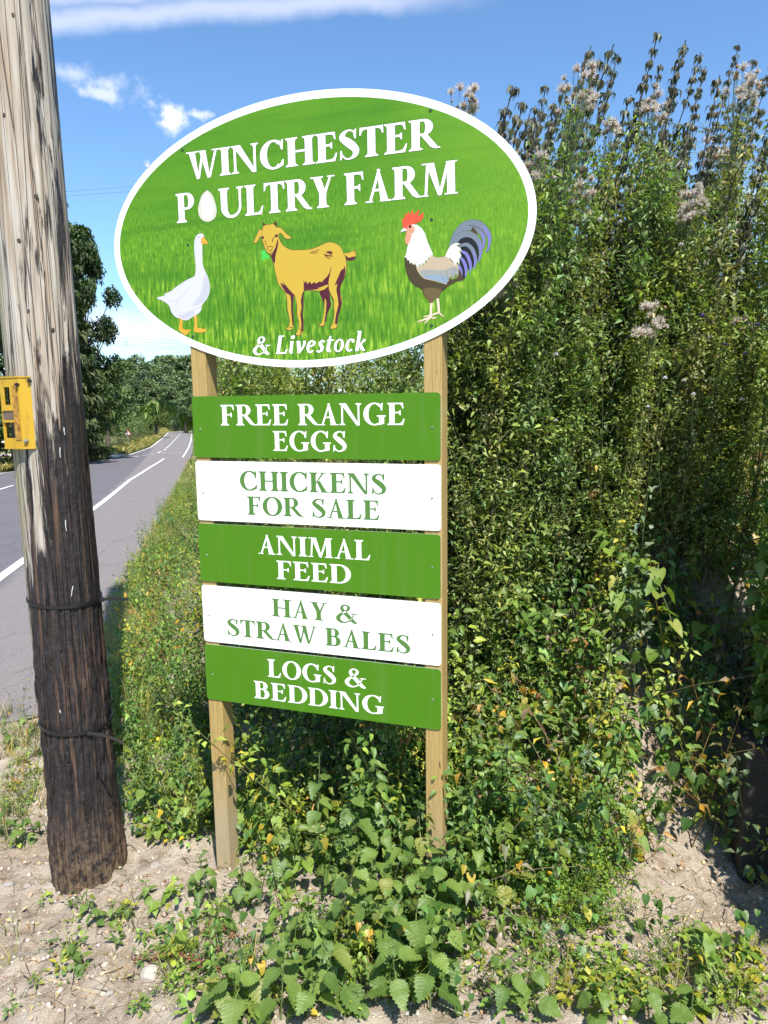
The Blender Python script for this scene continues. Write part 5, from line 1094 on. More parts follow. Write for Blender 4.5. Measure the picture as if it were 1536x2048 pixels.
def thistle(x, y, dep, nh, spread, label):
    root, tip = reach(x, y, dep, (.12, 0)); v = tip-root; H = np.linalg.norm(v); q = Vector(v).to_track_quat('Z', 'Y').to_matrix().to_4x4()
    e = empty('thistle', M=Matrix.Translation(Vector(root)) @ q); tag(e, label, 'thistle', 'thistles gone to seed on the bank')
    st, fo = random.choice(LF); k = H/HN*.95
    inst('stem', st, e, Matrix.Scale(k, 4)); inst('foliage', fo, e, Matrix.Scale(k, 4))
    mb = MB()
    for i in range(int(nh*1.7)):
        a, r = U(0, 6.28), spread*math.sqrt(U(0, 1)); p = np.array([r*math.cos(a)*.8, r*math.sin(a)*.8, H+U(-1.3, .4)*spread]); hb = H-spread*U(1.2, 4.5); mb.tube([(0, 0, hb), (p[0]*.75, p[1]*.75, hb+(p[2]-hb)*.55), p], .0011, 4)
        c, f = random.choice(FH); s = U(.55, .95); M = Matrix.Translation(Vector(p)) @ Matrix.Rotation(U(-.8, .8), 4, 'X') @ Matrix.Rotation(U(-.8, .8), 4, 'Y') @ Matrix.Scale(s, 4)
        h = inst('seed_head', c, e, M)
        if U(0, 1) < .72: inst('down', f, h, Matrix.Scale(U(.7, 1.15), 4))
    mb.build('flower_stalks', STEM_G, e)
random.seed(91)
for (x, y, nh, sp, lab) in [(1160, 165, 20, .10, 'thistle topped by a pale fluffy seed cluster left of the tallest nettles'), (1318, 195, 14, .08, 'thistle with fluffy seed heads below the tallest nettle spike'), (1490, 165, 20, .09, 'thistle with cream fluffy heads near the top right corner'), (1150, 378, 24, .11, 'thistle with the largest burst of down beside the oval board'), (1385, 398, 18, .08, 'thistle with brown seed heads in the middle of the weeds'), (928, 196, 18, .085, 'thistle head showing just over the top right rim of the oval board'), (1310, 632, 12, .08, 'short thistle with brownish fluff low in the tangle'), (1010, 585, 10, .06, 'thistle with brown heads close to the oval rim'), (1225, 250, 8, .06, 'thinly tufted thistle under the skyline nettles'), (1440, 300, 10, .08, 'thistle with scattered heads at right of the weeds'), (1070, 330, 8, .06, 'small thistle next to the rim of the oval board'), (1360, 760, 7, .1, 'thistle with small white heads at the right of the bank'), (1480, 640, 7, .09, 'thistle with sparse heads at the right edge')]:
    thistle(x, y, U(3.2, 3.7), nh, sp, lab)
# small white and mauve scabious-like heads
WHT = plain('petal_white', (.75, .74, .72), .7); MAU = plain('petal_mauve', (.22, .17, .38), .7)
for (x, y, c) in [(1330, 757, 'w'), (1368, 762, 'w'), (1296, 815, 'w'), (1387, 790, 'w'), (1112, 842, 'w'), (1484, 800, 'w'), (1405, 632, 'm'), (1515, 650, 'm'), (1450, 690, 'm'), (1490, 708, 'm'), (1112, 710, 'w'), (1200, 440, 'w'), (1240, 445, 'w'), (1362, 490, 'w')]:
    root, tip = reach(x, y, U(2.9, 3.3), (.05, .0)); e = empty('wildflower', root); tag(e, ('white' if c == 'w' else 'mauve')+' button-headed wildflower among the weeds on the bank', 'flower', ('white' if c == 'w' else 'mauve')+' wildflowers on the bank')
    v = tip-root; mb = MB(); mb.tube(np.array(cat([(0, 0, 0), v*.3+np.array([U(-.15, .15), .12, 0]), v*.7+np.array([U(-.12, .12), .10, 0]), v])), .0009, 4); mb.build('stem', STEM_G, e)
    mb = MB()
    for k in range(40):
        a = U(0, 6.28); el = math.acos(U(-.2, 1)); d = np.array([math.sin(el)*math.cos(a), math.sin(el)*math.sin(a), math.cos(el)]); s_ = np.cross(d, [.3, .5, .8]); s_ /= np.linalg.norm(s_); p = v+d*.007; mb.add([v-s_*.002, v+s_*.002, p+s_*.003, p+d*.005, p-s_*.003], [(0, 1, 2, 3, 4)])
    mb.build('flower_head', WHT if c == 'w' else MAU, e)

# --- foreground plants with single leaves
random.seed(5)
def ground_at(x, y): return hits([x], [y])[0]
g1 = 'nettles round the foot of the sign'
for (x, y, H, lm) in [(690, 1790, .42, .085), (730, 1760, .50, .085), (650, 1800, .34, .075), (800, 1800, .32, .085), (840, 1830, .36, .09), (760, 1880, .30, .09), (700, 1900, .30, .085), (820, 1930, .28, .10), (870, 1950, .27, .10), (660, 1960, .26, .085), (740, 1980, .28, .10), (800, 2010, .26, .10), (690, 2030, .24, .10), (860, 2040, .24, .10), (610, 2040, .22, .09), (560, 2060, .22, .09), (500, 2050, .2, .085), (440, 2070, .2, .09), (880, 1870, .36, .09), (930, 1850, .34, .085), (620, 1880, .22, .07), (720, 1840, .4, .085), (780, 1850, .36, .09), (680, 1860, .34, .08), (850, 1890, .32, .09), (790, 1960, .28, .1), (720, 1940, .3, .095), (640, 1920, .26, .08), (840, 1990, .26, .1), (590, 1980, .2, .085), (530, 2010, .2, .085), (480, 1990, .17, .08), (900, 1820, .36, .085), (640, 1760, .45, .08), (770, 1740, .5, .085), (560, 1760, .3, .075)]:
    nettle(ground_at(x, y), H*U(.9, 1.1), (U(-.25, .25), U(-.3, .1)), 'stinging nettle with toothed leaves at the foot of the right-hand post', g1, .05, lm)
for (x, y, H) in [(470, 1840, .2), (430, 1830, .22), (400, 1810, .2), (520, 1820, .18), (445, 1880, .18), (500, 1800, .16)]:
    nettle(ground_at(x, y), H, (U(-.3, .3), U(-.3, .1)), 'small nettle beside the foot of the left-hand post', 'small nettles by the left post', .035, .06)
for (x, y, H) in [(930, 1760, .48), (960, 1720, .50), (1000, 1740, .45), (980, 1660, .5), (1040, 1760, .36), (920, 1680, .45), (1010, 1600, .45), (940, 1560, .4), (960, 1480, .45), (1040, 1560, .35), (1090, 1690, .35), (1000, 1820, .28)]:
    nettle(ground_at(x, y), H*U(.85, 1.1), (U(-.3, .2), U(-.5, 0)), 'stinging nettle on the bank just right of the right-hand post', 'nettles right of the sign', .05, .08)
for (x, y, H) in [(10, 1690, .2), (50, 1700, .18), (75, 1680, .16), (25, 1500, .18), (70, 1480, .16)]:
    nettle(ground_at(x, y), H, (U(-.2, .2), U(-.3, .1)), 'young nettle left of the utility pole', 'nettles left of the pole', .035, .06)
for (x, y, H) in [(200, 1850, .10), (225, 1855, .09), (180, 1845, .08), (250, 1850, .07), (300, 1800, .08), (140, 1930, .07), (160, 1960, .07)]:
    nettle(ground_at(x, y), H, (U(-.2, .2), U(-.2, .2)), 'tiny bright green seedling on bare soil in front of the pole', 'seedlings in front of the pole', .025, .042)
for (x, y, H) in [(1040, 2030, .2), (1075, 2050, .2), (1000, 2060, .17), (1180, 2040, .16), (1380, 2040, .15), (1300, 2060, .14)]:
    nettle(ground_at(x, y), H, (U(-.2, .2), U(-.3, .1)), 'young nettle on the bare soil at the bottom right', 'young nettles at the bottom right', .04, .07)
for (x, y, H) in [(270, 1640, .3), (310, 1660, .32), (350, 1640, .35), (300, 1560, .35), (350, 1520, .35), (390, 1560, .4), (380, 1690, .3), (260, 1500, .3), (330, 1440, .35), (375, 1400, .35), (290, 1420, .3), (400, 1640, .35)]:
    nettle(ground_at(x, y), H*U(.7, 1.), (U(-.3, .3), U(-.3, .3)), 'leafy nettle between the utility pole and the left-hand post', 'nettles between pole and sign', .035, .065)
for (x, y, L) in [(500, 1720, .4), (530, 1700, .45), (560, 1730, .35), (600, 1710, .4), (520, 1640, .4), (570, 1650, .4), (640, 1740, .3), (580, 1800, .25), (490, 1600, .4), (610, 1600, .4)]:
    bindweed(ground_at(x, y), (U(-.3, .3), U(-.5, .1), 1), L*U(.6, .9), 'pale green heart-leaved bindweed between the two posts', 'bindweed between the posts', 7, (.045, .08), 1.2)
for (x, y, L) in [(1190, 1180, .5), (1130, 1200, .5), (1230, 1250, .4), (1060, 1240, .45), (1150, 1330, .5), (1210, 1420, .4), (1100, 1420, .5), (1180, 1500, .4), (1260, 1530, .4), (1120, 1580, .4), (1200, 1640, .4), (1150, 1700, .4), (1060, 1680, .4), (1180, 1850, .3), (980, 1350, .5), (1040, 1330, .5), (960, 1280, .5)]:
    bindweed(ground_at(x, y), (U(-.5, .3), U(-1, -.3), U(.3, 1)), L*U(.6, .9), 'bindweed with arrow-shaped leaves trailing down the bank', 'bindweed trailing on the bank', 7, (.05, .085), 1.6)
for (x, y, L) in [(1360, 1880, .22), (1420, 1900, .25), (1500, 1880, .3), (1470, 1750, .35), (1530, 1800, .3), (1440, 1660, .3), (1400, 1950, .2)]:
    bindweed(ground_at(x, y), (U(-.6, .2), U(-.8, -.2), U(.2, .8)), L, 'bindweed shoot creeping over bare soil at the lower right', 'bindweed at the lower right', 6, (.04, .06), 1.2)
for (x, y, L) in [(575, 1850, .14), (345, 1790, .12), (400, 1900, .10), (360, 1915, .08)]:
    bindweed(ground_at(x, y), (U(-.3, .3), U(-.6, -.1), 1), L, 'single-stemmed round-leaved seedling on the soil between pole and sign', 'round-leaved seedlings on the soil', 3, (.045, .06), 1.5)
for (x, y, L, dx) in [(1200, 1190, .5, .1), (1100, 1220, .5, -.2), (1010, 1230, .5, -.3), (930, 1240, .4, -.2), (1060, 1480, .5, -.1), (1130, 1380, .45, -.2), (990, 1420, .45, -.2)]:
    bramble(ground_at(x, y), (dx, -.5, .8), L, 'bramble with reddish cane and three-part leaves on the bank', 'brambles on the bank', 7, 1.6, .058)
rm = random.Random(404)
for i in range(34):
    x, y = rm.uniform(905, 1240), rm.uniform(760, 1330); P0 = ground_at(x, y)
    if np.isnan(P0[0]) or (P0-SO)@SN > -.15 and (P0-SO)@SAX < .1: continue
    if i % 3 == 0: nettle(P0, rm.uniform(.5, .85), (U(-.5, .1), U(-.9, -.3)), 'nettle with broad toothed leaves leaning out of the bank right of the boards', 'broad-leaved nettles on the bank', .05, .085)
    elif i % 3 == 1: bindweed(P0+np.array([0, -.12, .35]), (U(-.4, .4), U(-1, -.4), .5), rm.uniform(.4, .7), 'bindweed with large heart-shaped leaves draped over the bank right of the boards', 'bindweed draped over the bank', 9, (.05, .085), 1.4)
    else: bramble(P0, (U(-.5, .3), -.8, .9), rm.uniform(.6, .95), 'bramble with broad leaflets arching out of the bank right of the boards', 'brambles arching from the bank', 10, 1.3, .062)
# the arching bramble cane standing clear above the leaves
P0 = ground_at(1215, 1150); e = empty('bare_cane', P0); tag(e, 'bare reddish bramble cane curving up out of the leaves on the bank', 'cane'); d = ray(1298, 985); tipc = np.array([0, 0, CZ])+d*((P0[1]-.1)/d[1])-P0
mb = MB(); mb.tube(np.array(cat([(0, -.12, 0), tipc*.5+np.array([.03, -.03, -.02]), tipc])), np.linspace(.004, .002, 13), 6); mb.build('cane', STEM_R, e)
mb = MB(); cc = np.array(cat([(0, -.12, 0), tipc*.5+np.array([.03, -.03, -.02]), tipc]))
for p in cc[1::1]: mb.tube([p, p+np.array([U(-.008, .008), -.004, .003])], [.0012, .0001], 4)
mb.build('thorns', STEM_R, e)
# leafy shoot arching out to the left behind the first board
e = empty('arching_shoot', (0, 0, 0)); root = reach(400, 880, 2.95, (0, 0))[0]; e.location = root; tag(e, 'leafy shoot with drooping narrow leaves poking out left of the top name board', 'shoot')
ends = [np.array([0, 0, CZ])+ray(x, y)*t_ for x, y, t_ in ((430, 900, 3.1), (385, 845, 3.0), (345, 808, 2.95), (310, 800, 2.9), (285, 815, 2.88))]
sp_pts = np.array(cat([np.zeros(3)]+[q_-root for q_ in ends], 5)); mb = MB(); mb.tube(sp_pts, np.linspace(.004, .0012, len(sp_pts)), 5); mb.build('stem', STEM_G, e)
for i in range(6, len(sp_pts)):
    for k in range(2):
        az = U(0, 6.28); inst('leaf', random.choice(ME_LAN+ME_NET), e, leaf_M(sp_pts[i], az, U(-1.4, -.5), U(-.5, .5), U(.035, .075), .7))
# big dock leaf hanging in the shade, and white bindweed flowers at the right
P0 = ground_at(1290, 1290); e = empty('dock', P0); tag(e, 'dock plant with one long pale hanging leaf beside the dark shade', 'plant'); mb = MB(); tp = np.array([0, 0, CZ])+ray(1282, 1215)*((P0[1]-.12)/ray(1282, 1215)[1])-P0; mb.tube([(0, 0, -.02), tp*.5+np.array([0, .02, .03]), tp], .003, 5); mb.build('stem', STEM_G, e)
inst('leaf', ME_DOCK[0], e, leaf_M(tp, math.pi+.3, -1.25, .2, .16)); inst('leaf', ME_DOCK[1], e, leaf_M(tp*.6, math.pi-1, -.6, .2, .12)); inst('leaf', ME_DOCK[1], e, leaf_M(tp*.5, math.pi+1.4, -.5, .2, .11))
fl = MB(); n = 20
for i, (r, z) in enumerate([(.003, 0), (.005, .012), (.012, .024), (.026, .031), (.030, .030)]): fl.v += [(r*math.cos(2*math.pi*j/n)*(1+.05*math.cos(5*2*math.pi*j/n)), r*math.sin(2*math.pi*j/n)*(1+.05*math.cos(5*2*math.pi*j/n)), z) for j in range(n)]
fl.f = [(i*n+j, i*n+(j+1) % n, (i+1)*n+(j+1) % n, (i+1)*n+j) for i in range(4) for j in range(n)]; fl.m = [0]*len(fl.f)
fo = fl.build('flower', plain('bindweed_petal', (.80, .80, .78), .6), smooth=True); FLM = fo.data; bpy.data.objects.remove(fo)
e = empty('bindweed', ground_at(1510, 1260)); tag(e, 'white trumpet-flowered bindweed in the shade at the right edge', 'bindweed'); P0 = np.array(e.location)
mb = MB(); vp = []
for (x, y) in [(1490, 1213), (1512, 1215), (1528, 1228), (1510, 1243), (1535, 1250), (1524, 1208)]:
    dd = ray(x, y); q = np.array([0, 0, CZ])+dd*((P0[1]-.12)/dd[1])-P0; inst('flower', FLM, e, Matrix.Translation(Vector(q)) @ Matrix.Rotation(1.2+U(-.4, .4), 4, 'X') @ Matrix.Rotation(U(-.5, .5), 4, 'Y') @ Matrix.Scale(U(.6, .95), 4)); vp.append(q)
mb.tube(np.array([(0, 0, 0)]+[v*.98 for v in vp]), .0013, 4); mb.build('stem', STEM_G, e)
for k in range(6): inst('leaf', random.choice(ME_BIND), e, leaf_M(vp[k]+np.array([U(-.05, .05), U(.0, .05), U(-.1, .05)]), math.pi+U(-1, 1), U(-1, -.2), 0, .05))

# --- litter: stones, twigs, dry stems
STONE = plain('flint_stone', (.44, .39, .32), .8, var=.3, vscale=25, bump=.4); STONED = plain('grey_stone', (.30, .27, .24), .8, var=.3, vscale=25, bump=.4)
def stone_mesh(seed):
    bm = bmesh.new(); bmesh.ops.create_icosphere(bm, subdivisions=3, radius=1); r = random.Random(seed); k = (r.uniform(.8, 1.2), r.uniform(.6, 1), r.uniform(.4, .65)); o_ = r.uniform(0, 50)
    for v in bm.verts:
        n_ = float(vnoise(v.co.x*1.4+o_, v.co.y*1.4, v.co.z*1.4)); v.co = Vector((v.co.x*k[0], v.co.y*k[1], v.co.z*k[2]))*(.7+.6*n_)
    me = bpy.data.meshes.new('stone'); [setattr(f_, 'smooth', True) for f_ in bm.faces]; bm.to_mesh(me); bm.free(); return me
SM = [stone_mesh(i) for i in range(6)]
for i, me in enumerate(SM): me.materials.append(STONE if i % 3 else STONED)
sp_list = [(310, 1740, .028), (20, 1790, .024), (55, 1775, .02), (665, 1830, .012), (940, 1960, .02), (905, 1985, .012), (300, 1965, .035), (250, 1790, .014), (1090, 1830, .018), (1340, 1890, .016), (1290, 1850, .014), (1200, 1790, .012), (1440, 1960, .016), (1050, 1915, .014), (1130, 1990, .02), (1260, 1960, .012), (420, 1850, .012), (540, 1880, .012), (600, 1860, .014), (480, 1930, .012), (150, 1900, .012), (80, 1880, .014), (30, 1850, .01), (120, 1990, .016), (220, 2010, .014), (380, 1990, .012), (1510, 2020, .016), (1180, 1900, .01), (1380, 1800, .012), (1330, 1760, .01), (985, 1995, .016), (440, 1790, .012), (210, 1940, .012)]
for i, (x, y, r) in enumerate(sp_list):
    P0 = ground_at(x, y); o_ = inst('stone', random.choice(SM), None, Matrix.Translation((P0[0], P0[1], P0[2]-r*.05)) @ Matrix.Rotation(U(0, 6.28), 4, 'Z') @ Matrix.Rotation(U(-.3, .3), 4, 'X') @ Matrix.Scale(r, 4))
    big = r > .025; tag(o_, 'largest pale flat stone on the soil in front of the pole' if r > .03 else ('pale stone beside the foot of the utility pole' if big else 'small pale stone lying on the bare soil'), 'stone', None if big else 'small stones on the bare soil')
def gravel(n, poly, r0, r1):
    a = Mass(); b = np.array([(1, 0, 0), (-1, 0, 0), (0, 1, 0), (0, -1, 0), (0, 0, .7), (0, 0, -.6)]); f = np.array([(0, 2, 4), (2, 1, 4), (1, 3, 4), (3, 0, 4), (2, 0, 5), (1, 2, 5), (3, 1, 5), (0, 3, 5)])
    for P0 in px_pts(poly, n):
        r = r0+(r1-r0)*U(0, 1)**3; M = rotm(U(0, 6.28), U(-.5, .5), U(-.5, .5)); c = J(random.choice(((.42, .34, .26), (.36, .29, .21), (.47, .40, .32), (.29, .225, .16))), .2); a.add((b*(1+rng.uniform(-.35, .35, b.shape)))@M.T*r+P0+np.array([0, 0, r*.2]), f, np.tile(c, (6, 1)))
    return a
cm, t, b, o = new_mat('crumbled_soil'); at = t.add('ShaderNodeAttribute'); at.attribute_name = 'col'; t.l.new(at.outputs['Color'], b.inputs['Base Color']); b.inputs['Roughness'].default_value = .95; b.inputs['Specular IOR Level'].default_value = .1
a = gravel(5200, [(0, 1560), (250, 1700), (900, 1760), (1180, 1330), (1290, 1330), (1536, 1750), (1536, 2048), (0, 2048)], 0.0025, .013); a.build('soil_crumbs', cm, 'crumbs of dry earth and grit scattered over the bare soil', 'soil')
a = Mass(); random.seed(77)
for P0 in px_pts([(0, 1560), (100, 1600), (260, 1700), (900, 1780), (1250, 1400), (1420, 1600), (1536, 1900), (1536, 2048), (0, 2048)], 900):
    az = U(0, 6.28); L = U(.03, .16); pts = curve_pts(P0+np.array([0, 0, .006]), (math.cos(az), math.sin(az), U(-.05, .15)), L, 4, .1, .18); add_stem(a, pts, U(.0008, .0022), J(random.choice(((.42, .34, .23), (.30, .22, .14), (.50, .44, .34), (.22, .15, .10))), .2))
for P0 in px_pts([(0, 1560), (100, 1600), (260, 1700), (900, 1780), (1250, 1400), (1420, 1600), (1536, 1900), (1536, 2048), (0, 2048)], 420):
    add_leaf(a, P0+np.array([0, 0, .006]), U(0, 6.28), U(-.4, .4), U(-.5, .5), U(.012, .035), U(.006, .02), J(random.choice(((.34, .24, .13), (.42, .33, .20), (.24, .15, .08), (.30, .28, .14))), .25), U(-.4, .4))
a.build('straw_litter', cm, 'broken dry straws and rootlets littering the soil', 'litter')
for (x0, y0, x1, y1, r, mt, lab) in [(60, 1975, 195, 1992, .006, STEM_D, 'pale stick lying on the soil at the bottom left'), (180, 1985, 255, 1935, .004, STEM_D, 'curved dry twig left of the reddish stems'), (300, 1890, 350, 1885, .006, STEM_D, 'short thick stub of wood near the small seedlings'), (1180, 1990, 1270, 2010, .006, STEM_D, 'bleached forked stick on the soil at the bottom right'), (1170, 1995, 1210, 1960, .004, STEM_D, 'thin bleached stick leaning beside the forked one'), (700, 1665, 765, 1690, .004, STEM_D, 'bleached bent twig between the posts'), (1345, 1590, 1450, 1700, .006, STEM_D, 'brown root running down the bare bank'), (340, 1800, 410, 1905, .004, STEM_D, 'long straw lying beside the small nettles')]:
    A_, B_ = ground_at(x0, y0), ground_at(x1, y1); m_ = (A_+B_)/2+np.array([U(-.02, .02), U(-.02, .02), .015]); o_ = MB(); o_.tube(np.array(cat([A_+np.array([0, 0, .004]), m_, B_+np.array([0, 0, .004])]))-A_, np.linspace(r, r*.5, 13), 6); q = o_.build('twig', mt, smooth=True); q.location = A_; tag(q, lab, 'twig')
# heap of reddish dock stems
P0 = ground_at(440, 1900); e = empty('dry_dock_stems', P0); tag(e, 'tangle of rusty red dead dock stems on the soil left of the nettles', 'dead plant')
RED = plain('rusty_stem', (.20, .075, .04), .8, var=.5, vscale=90); 
for (x0, y0, x1, y1) in [(425, 1850, 455, 1955), (455, 1955, 270, 1928), (300, 1930, 420, 1935), (400, 1890, 470, 1885), (390, 1945, 470, 1965)]:
    A_, B_ = ground_at(x0, y0)-P0+np.array([0, 0, .012]), ground_at(x1, y1)-P0+np.array([0, 0, .012]); m_ = (A_+B_)/2+np.array([U(-.02, .02), U(-.02, .02), .02]); cu = np.array(cat([A_, m_, B_])); mb = MB(); mb.tube(cu, np.linspace(.004, .002, len(cu)), 5)
    for p in cu:
        for k in range(9):
            q = p+np.array([U(-.012, .012), U(-.012, .012), U(-.004, .012)]); d = np.array([U(-1, 1), U(-1, 1), U(-.3, .8)])*.005; s_ = np.array([d[1], -d[0], .002])*.8; mb.add([q-d, q+s_, q+d, q-s_], [(0, 1, 2, 3)])
    mb.build('seed_stem', RED, e)

# --- dark timber and unseen bushes added to shade the gateway on the right
DARKW = plain('old_sleeper', (.035, .027, .021), .8, var=.4, vscale=20, bump=.6)
P0 = ground_at(1500, 1770); e = empty('timber_post', P0, R_(-12)); tag(e, 'short dark brown timber post in the shade at the right edge', 'post'); mb = MB(); zt = CZ+(ray(1500, 1482)*(P0[1]/ray(1500, 1482)[1]))[2]; mb.box(-.055, .13, -.05, .11, -.15, zt-P0[2], bev=.006); mb.build('block', DARKW, e)
def bush(name, centre, rad, n, leaf, cols, label, cat, group=None, stems=7, seed=0, mat=None):
    random.seed(seed); rg = np.random.default_rng(seed); e = empty(name, centre); tag(e, label, cat, group); mb = MB(); a = Mass()
    lobes = [(np.array([U(-.5, .5)*rad[0], U(-.55, .55)*rad[1], (.45+i/8*1.1)*rad[2]]), U(.5, .72)) for i in range(9)]
    for i in range(stems): q = lobes[i % 9][0]; mb.tube([(U(-.1, .1), U(-.1, .1), -.1), q*.5+np.array([U(-.1, .1), U(-.1, .1), 0]), q], [.02, .012, .005], 5)
    mb.build('stems', STEM_D, e)
    for i in range(n):
        c, k = random.choice(lobes); d = rg.normal(size=3); d /= np.linalg.norm(d); p = c+d*np.array(rad)*k*(rg.uniform(0, 1)**.3)
        if p[2] < .02: continue
        L = leaf*U(.6, 1.3); add_leaf(a, p, U(0, 6.28), U(-.9, .6), U(-.6, .6), L, L*U(.4, .65), J(random.choice(cols)), .2)
    a.build('foliage', mat or LM_ATT, parent=e, kind=None); return e
hz = float(GZ(1.99, 2.5))  # unseen bushes, placed and sized to throw shade on the bank
bush('shade_bush', (1.68, 1.72, hz-.05), (.27, .36, .92), 12000, .06, (GR1, GR2), 'lower leafy bush out of view, added to shade the gateway', 'bush', seed=4)
bush('shade_bush', (1.81, 2.40, hz-.05), (.41, .50, 1.42), 26000, .06, (GR1, GR2), 'leafy bush just out of view, added to shade the gateway', 'bush', seed=3)

bush('shade_bush', (2.85, 1.5, hz-.05), (.62, .65, 1.5), 9000, .12, (GR2, GR2), 'tall dark bush out of view at the right, added to block sky light', 'bush', seed=6)  # this and the next: unseen, added to cut sky fill in the shade
bush('shade_bush', (2.95, 3.0, hz-.05), (.55, .6, 1.35), 9000, .11, (GR2, GR2), 'dark bush out of view behind the timber post, added to block sky light', 'bush', seed=7)
# ------------------------------------------------------------------ background trees, hedges, cables
BARK = plain('bark', (.10, .08, .06), .9, var=.4, vscale=8, bump=.6)
def tree_mesh(seed, H, R, kind, n, leaf, cols):
    """returns (trunk mesh data, crown mesh data); z=0 at the foot"""
    random.seed(seed); rg = np.random.default_rng(seed); mb = MB(); a = Mass()
    th = H*.93; tp = curve_pts((0, 0, -.3), (U(-.05, .05), U(-.05, .05), 1), th, 8, 0, .05); mb.tube(tp, np.linspace(R*.10+.08, .04, 9), 7)
    if kind == 'round':
        lobes = []
        nl = 26 if n < 20000 else 75
        for i in range(nl):
            f = U(.16, 1.); az = U(0, 6.28); rr = R*(.85*math.sin(math.pi*min(1, (f*.9+.08)))**.6)*U(.35, .95); c = np.array([rr*math.cos(az), rr*math.sin(az), H*f*.92]); k = R*U(.22, .40)*(1.15-.35*f)*(1 if nl == 26 else .68); lobes.append((c, k)); q = tp[min(8, int(f*6))]
            mb.tube([q, (q+c)/2+np.array([0, 0, -.2]), c], [.10*R/4, .06*R/4, .02], 4)
        for c, k in lobes:
            m = max(8, int(n/len(lobes)))
            d = rg.normal(size=(m, 3)); d /= np.linalg.norm(d, axis=1)[:, None]; d[:, 2] = d[:, 2]*.8; p = c+d*k*(rg.uniform(0, 1, m)**.28)[:, None]*(.75+.5*fbm(d[:, 0]*2+c[0], d[:, 1]*2+c[1], d[:, 2]*2, 2))[:, None]*1.1
            base = random.choice(cols)
            for q in p: L = leaf*U(.6, 1.35); add_leaf(a, q, U(0, 6.28), U(-1., .6), U(-.7, .7), L, L*U(.55, .85), J(base, .3), .2)
    else:                           # conifer: whorls of drooping sprays
        nb = 95
        for i in range(nb):
            f = .06+.94*i/nb; az = i*2.4; L = R*(1.02-f)**.75*U(.75, 1.15)+.25; q = np.array([0, 0, H*f]); e = np.array([math.cos(az), math.sin(az), 0]); pts = [q+e*L*t_+np.array([0, 0, -.28*L*t_**1.2+.22*L*t_**3]) for t_ in np.linspace(0, 1, 5)]
            mb.tube(pts, np.linspace(.05, .012, 5), 4); m = max(6, int(n/nb*(1.25-f)))
            for k in range(m):
                t_ = U(.1, 1); p = np.array([np.interp(t_*4, range(5), [w[j] for w in pts]) for j in range(3)])+np.array([U(-1, 1), U(-1, 1), U(-.7, .35)])*L*.17; Ls = leaf*U(.6, 1.3); add_leaf(a, p, az-math.pi/2+U(-.8, .8), U(-.9, .3), U(-.6, .6), Ls, Ls*U(.28, .45), J(random.choice(cols), .3), .3)
    t_ = mb.build('trunk', BARK, smooth=True); c_ = a.build('crown', LM_TREE, kind=None); r = (t_.data, c_.data); bpy.data.objects.remove(t_); bpy.data.objects.remove(c_); return r
def put_tree(name, data, loc, k, rz, label, cat='tree', group=None, kz=1., kx=1.):
    e = empty(name, loc, rz); tag(e, label, cat, group)
    for nm, me in zip(('trunk', 'crown'), data): inst(nm, me, e, Matrix.Diagonal((k*kx, k*kx, k*kz, 1)))
    return e
DK, MD, LT, OL, FAR1, FAR2 = (.035, .060, .02), (.065, .11, .028), (.15, .21, .045), (.12, .16, .04), (.115, .165, .075), (.14, .195, .08)  # FAR greens are lightened in place of distance haze
def at_px(px, dist, foot=None):     # ground point in a pixel column at a forward distance
    d = ray(px, 850); x = d[0]/d[1]*dist; return np.array([x, dist, float(GZ(x, dist))])
def tree_h(py, P): d = ray(768, py); return CZ+d[2]/d[1]*P[1]-P[2]
T_big = tree_mesh(1, 17, 5.2, 'round', 34000, .30, (DK, MD, MD)); T_con = tree_mesh(2, 20, 3.4, 'conifer', 15000, .55, ((.05, .075, .025), (.085, .105, .03)))
T_lit = tree_mesh(3, 8, 3.2, 'round', 9000, .26, (OL, LT, LT)); T_con2 = tree_mesh(4, 7, 2.3, 'conifer', 7000, .32, (LT, OL)); 
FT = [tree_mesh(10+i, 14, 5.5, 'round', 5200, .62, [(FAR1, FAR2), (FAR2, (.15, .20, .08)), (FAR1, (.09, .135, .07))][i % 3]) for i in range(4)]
P0 = at_px(133, 52); put_tree('conifer', T_con, P0, tree_h(300, P0)/20, .5, 'dark conifer rising directly behind the utility pole', kx=.8)
P0 = at_px(180, 58); put_tree('broadleaf_tree', T_big, P0, tree_h(415, P0)/17, 1.2, 'large dark broadleaf tree between the pole and the oval board', kx=.62)
P0 = at_px(30, 46); put_tree('broadleaf_tree', T_big, P0, tree_h(560, P0)/17, 3.0, 'dark broadleaf tree just left of the utility pole')
P0 = at_px(-130, 48); put_tree('broadleaf_tree', T_big, P0, .9, 4.0, 'broadleaf tree beyond the left edge of the view')
P0 = at_px(214, 74); put_tree('broadleaf_tree', T_lit, P0, tree_h(722, P0)/8, .3, 'sunlit yellow-green tree below the large dark tree', kx=.62)
P0 = at_px(168, 66); put_tree('small_conifer', T_con2, P0, tree_h(775, P0)/7, .3, 'small bushy conifer at the roadside left of the far hedge', kx=.72)
P0 = at_px(146, 63); put_tree('small_conifer', T_con2, P0, tree_h(775, P0)/7, 2.3, 'bushy conifer partly hidden by the utility pole', kx=.75)
P0 = at_px(312, 128); put_tree('broadleaf_tree', T_lit, P0, tree_h(782, P0)/8, 2., 'rounded sunlit tree standing above the roadside hedge', kz=.9)
P0 = at_px(290, 122); put_tree('broadleaf_tree', T_lit, P0, tree_h(815, P0)/8, 4., 'lower lobe of green shrub left of the rounded sunlit tree', kz=.9)
P0 = at_px(372, 165); put_tree('broadleaf_tree', FT[0], P0, tree_h(775, P0)/14, 4., 'green tree over the far road beside the sign')
P0 = at_px(352, 190); put_tree('broadleaf_tree', FT[1], P0, tree_h(795, P0)/14, 1., 'green tree left of the far end of the road')
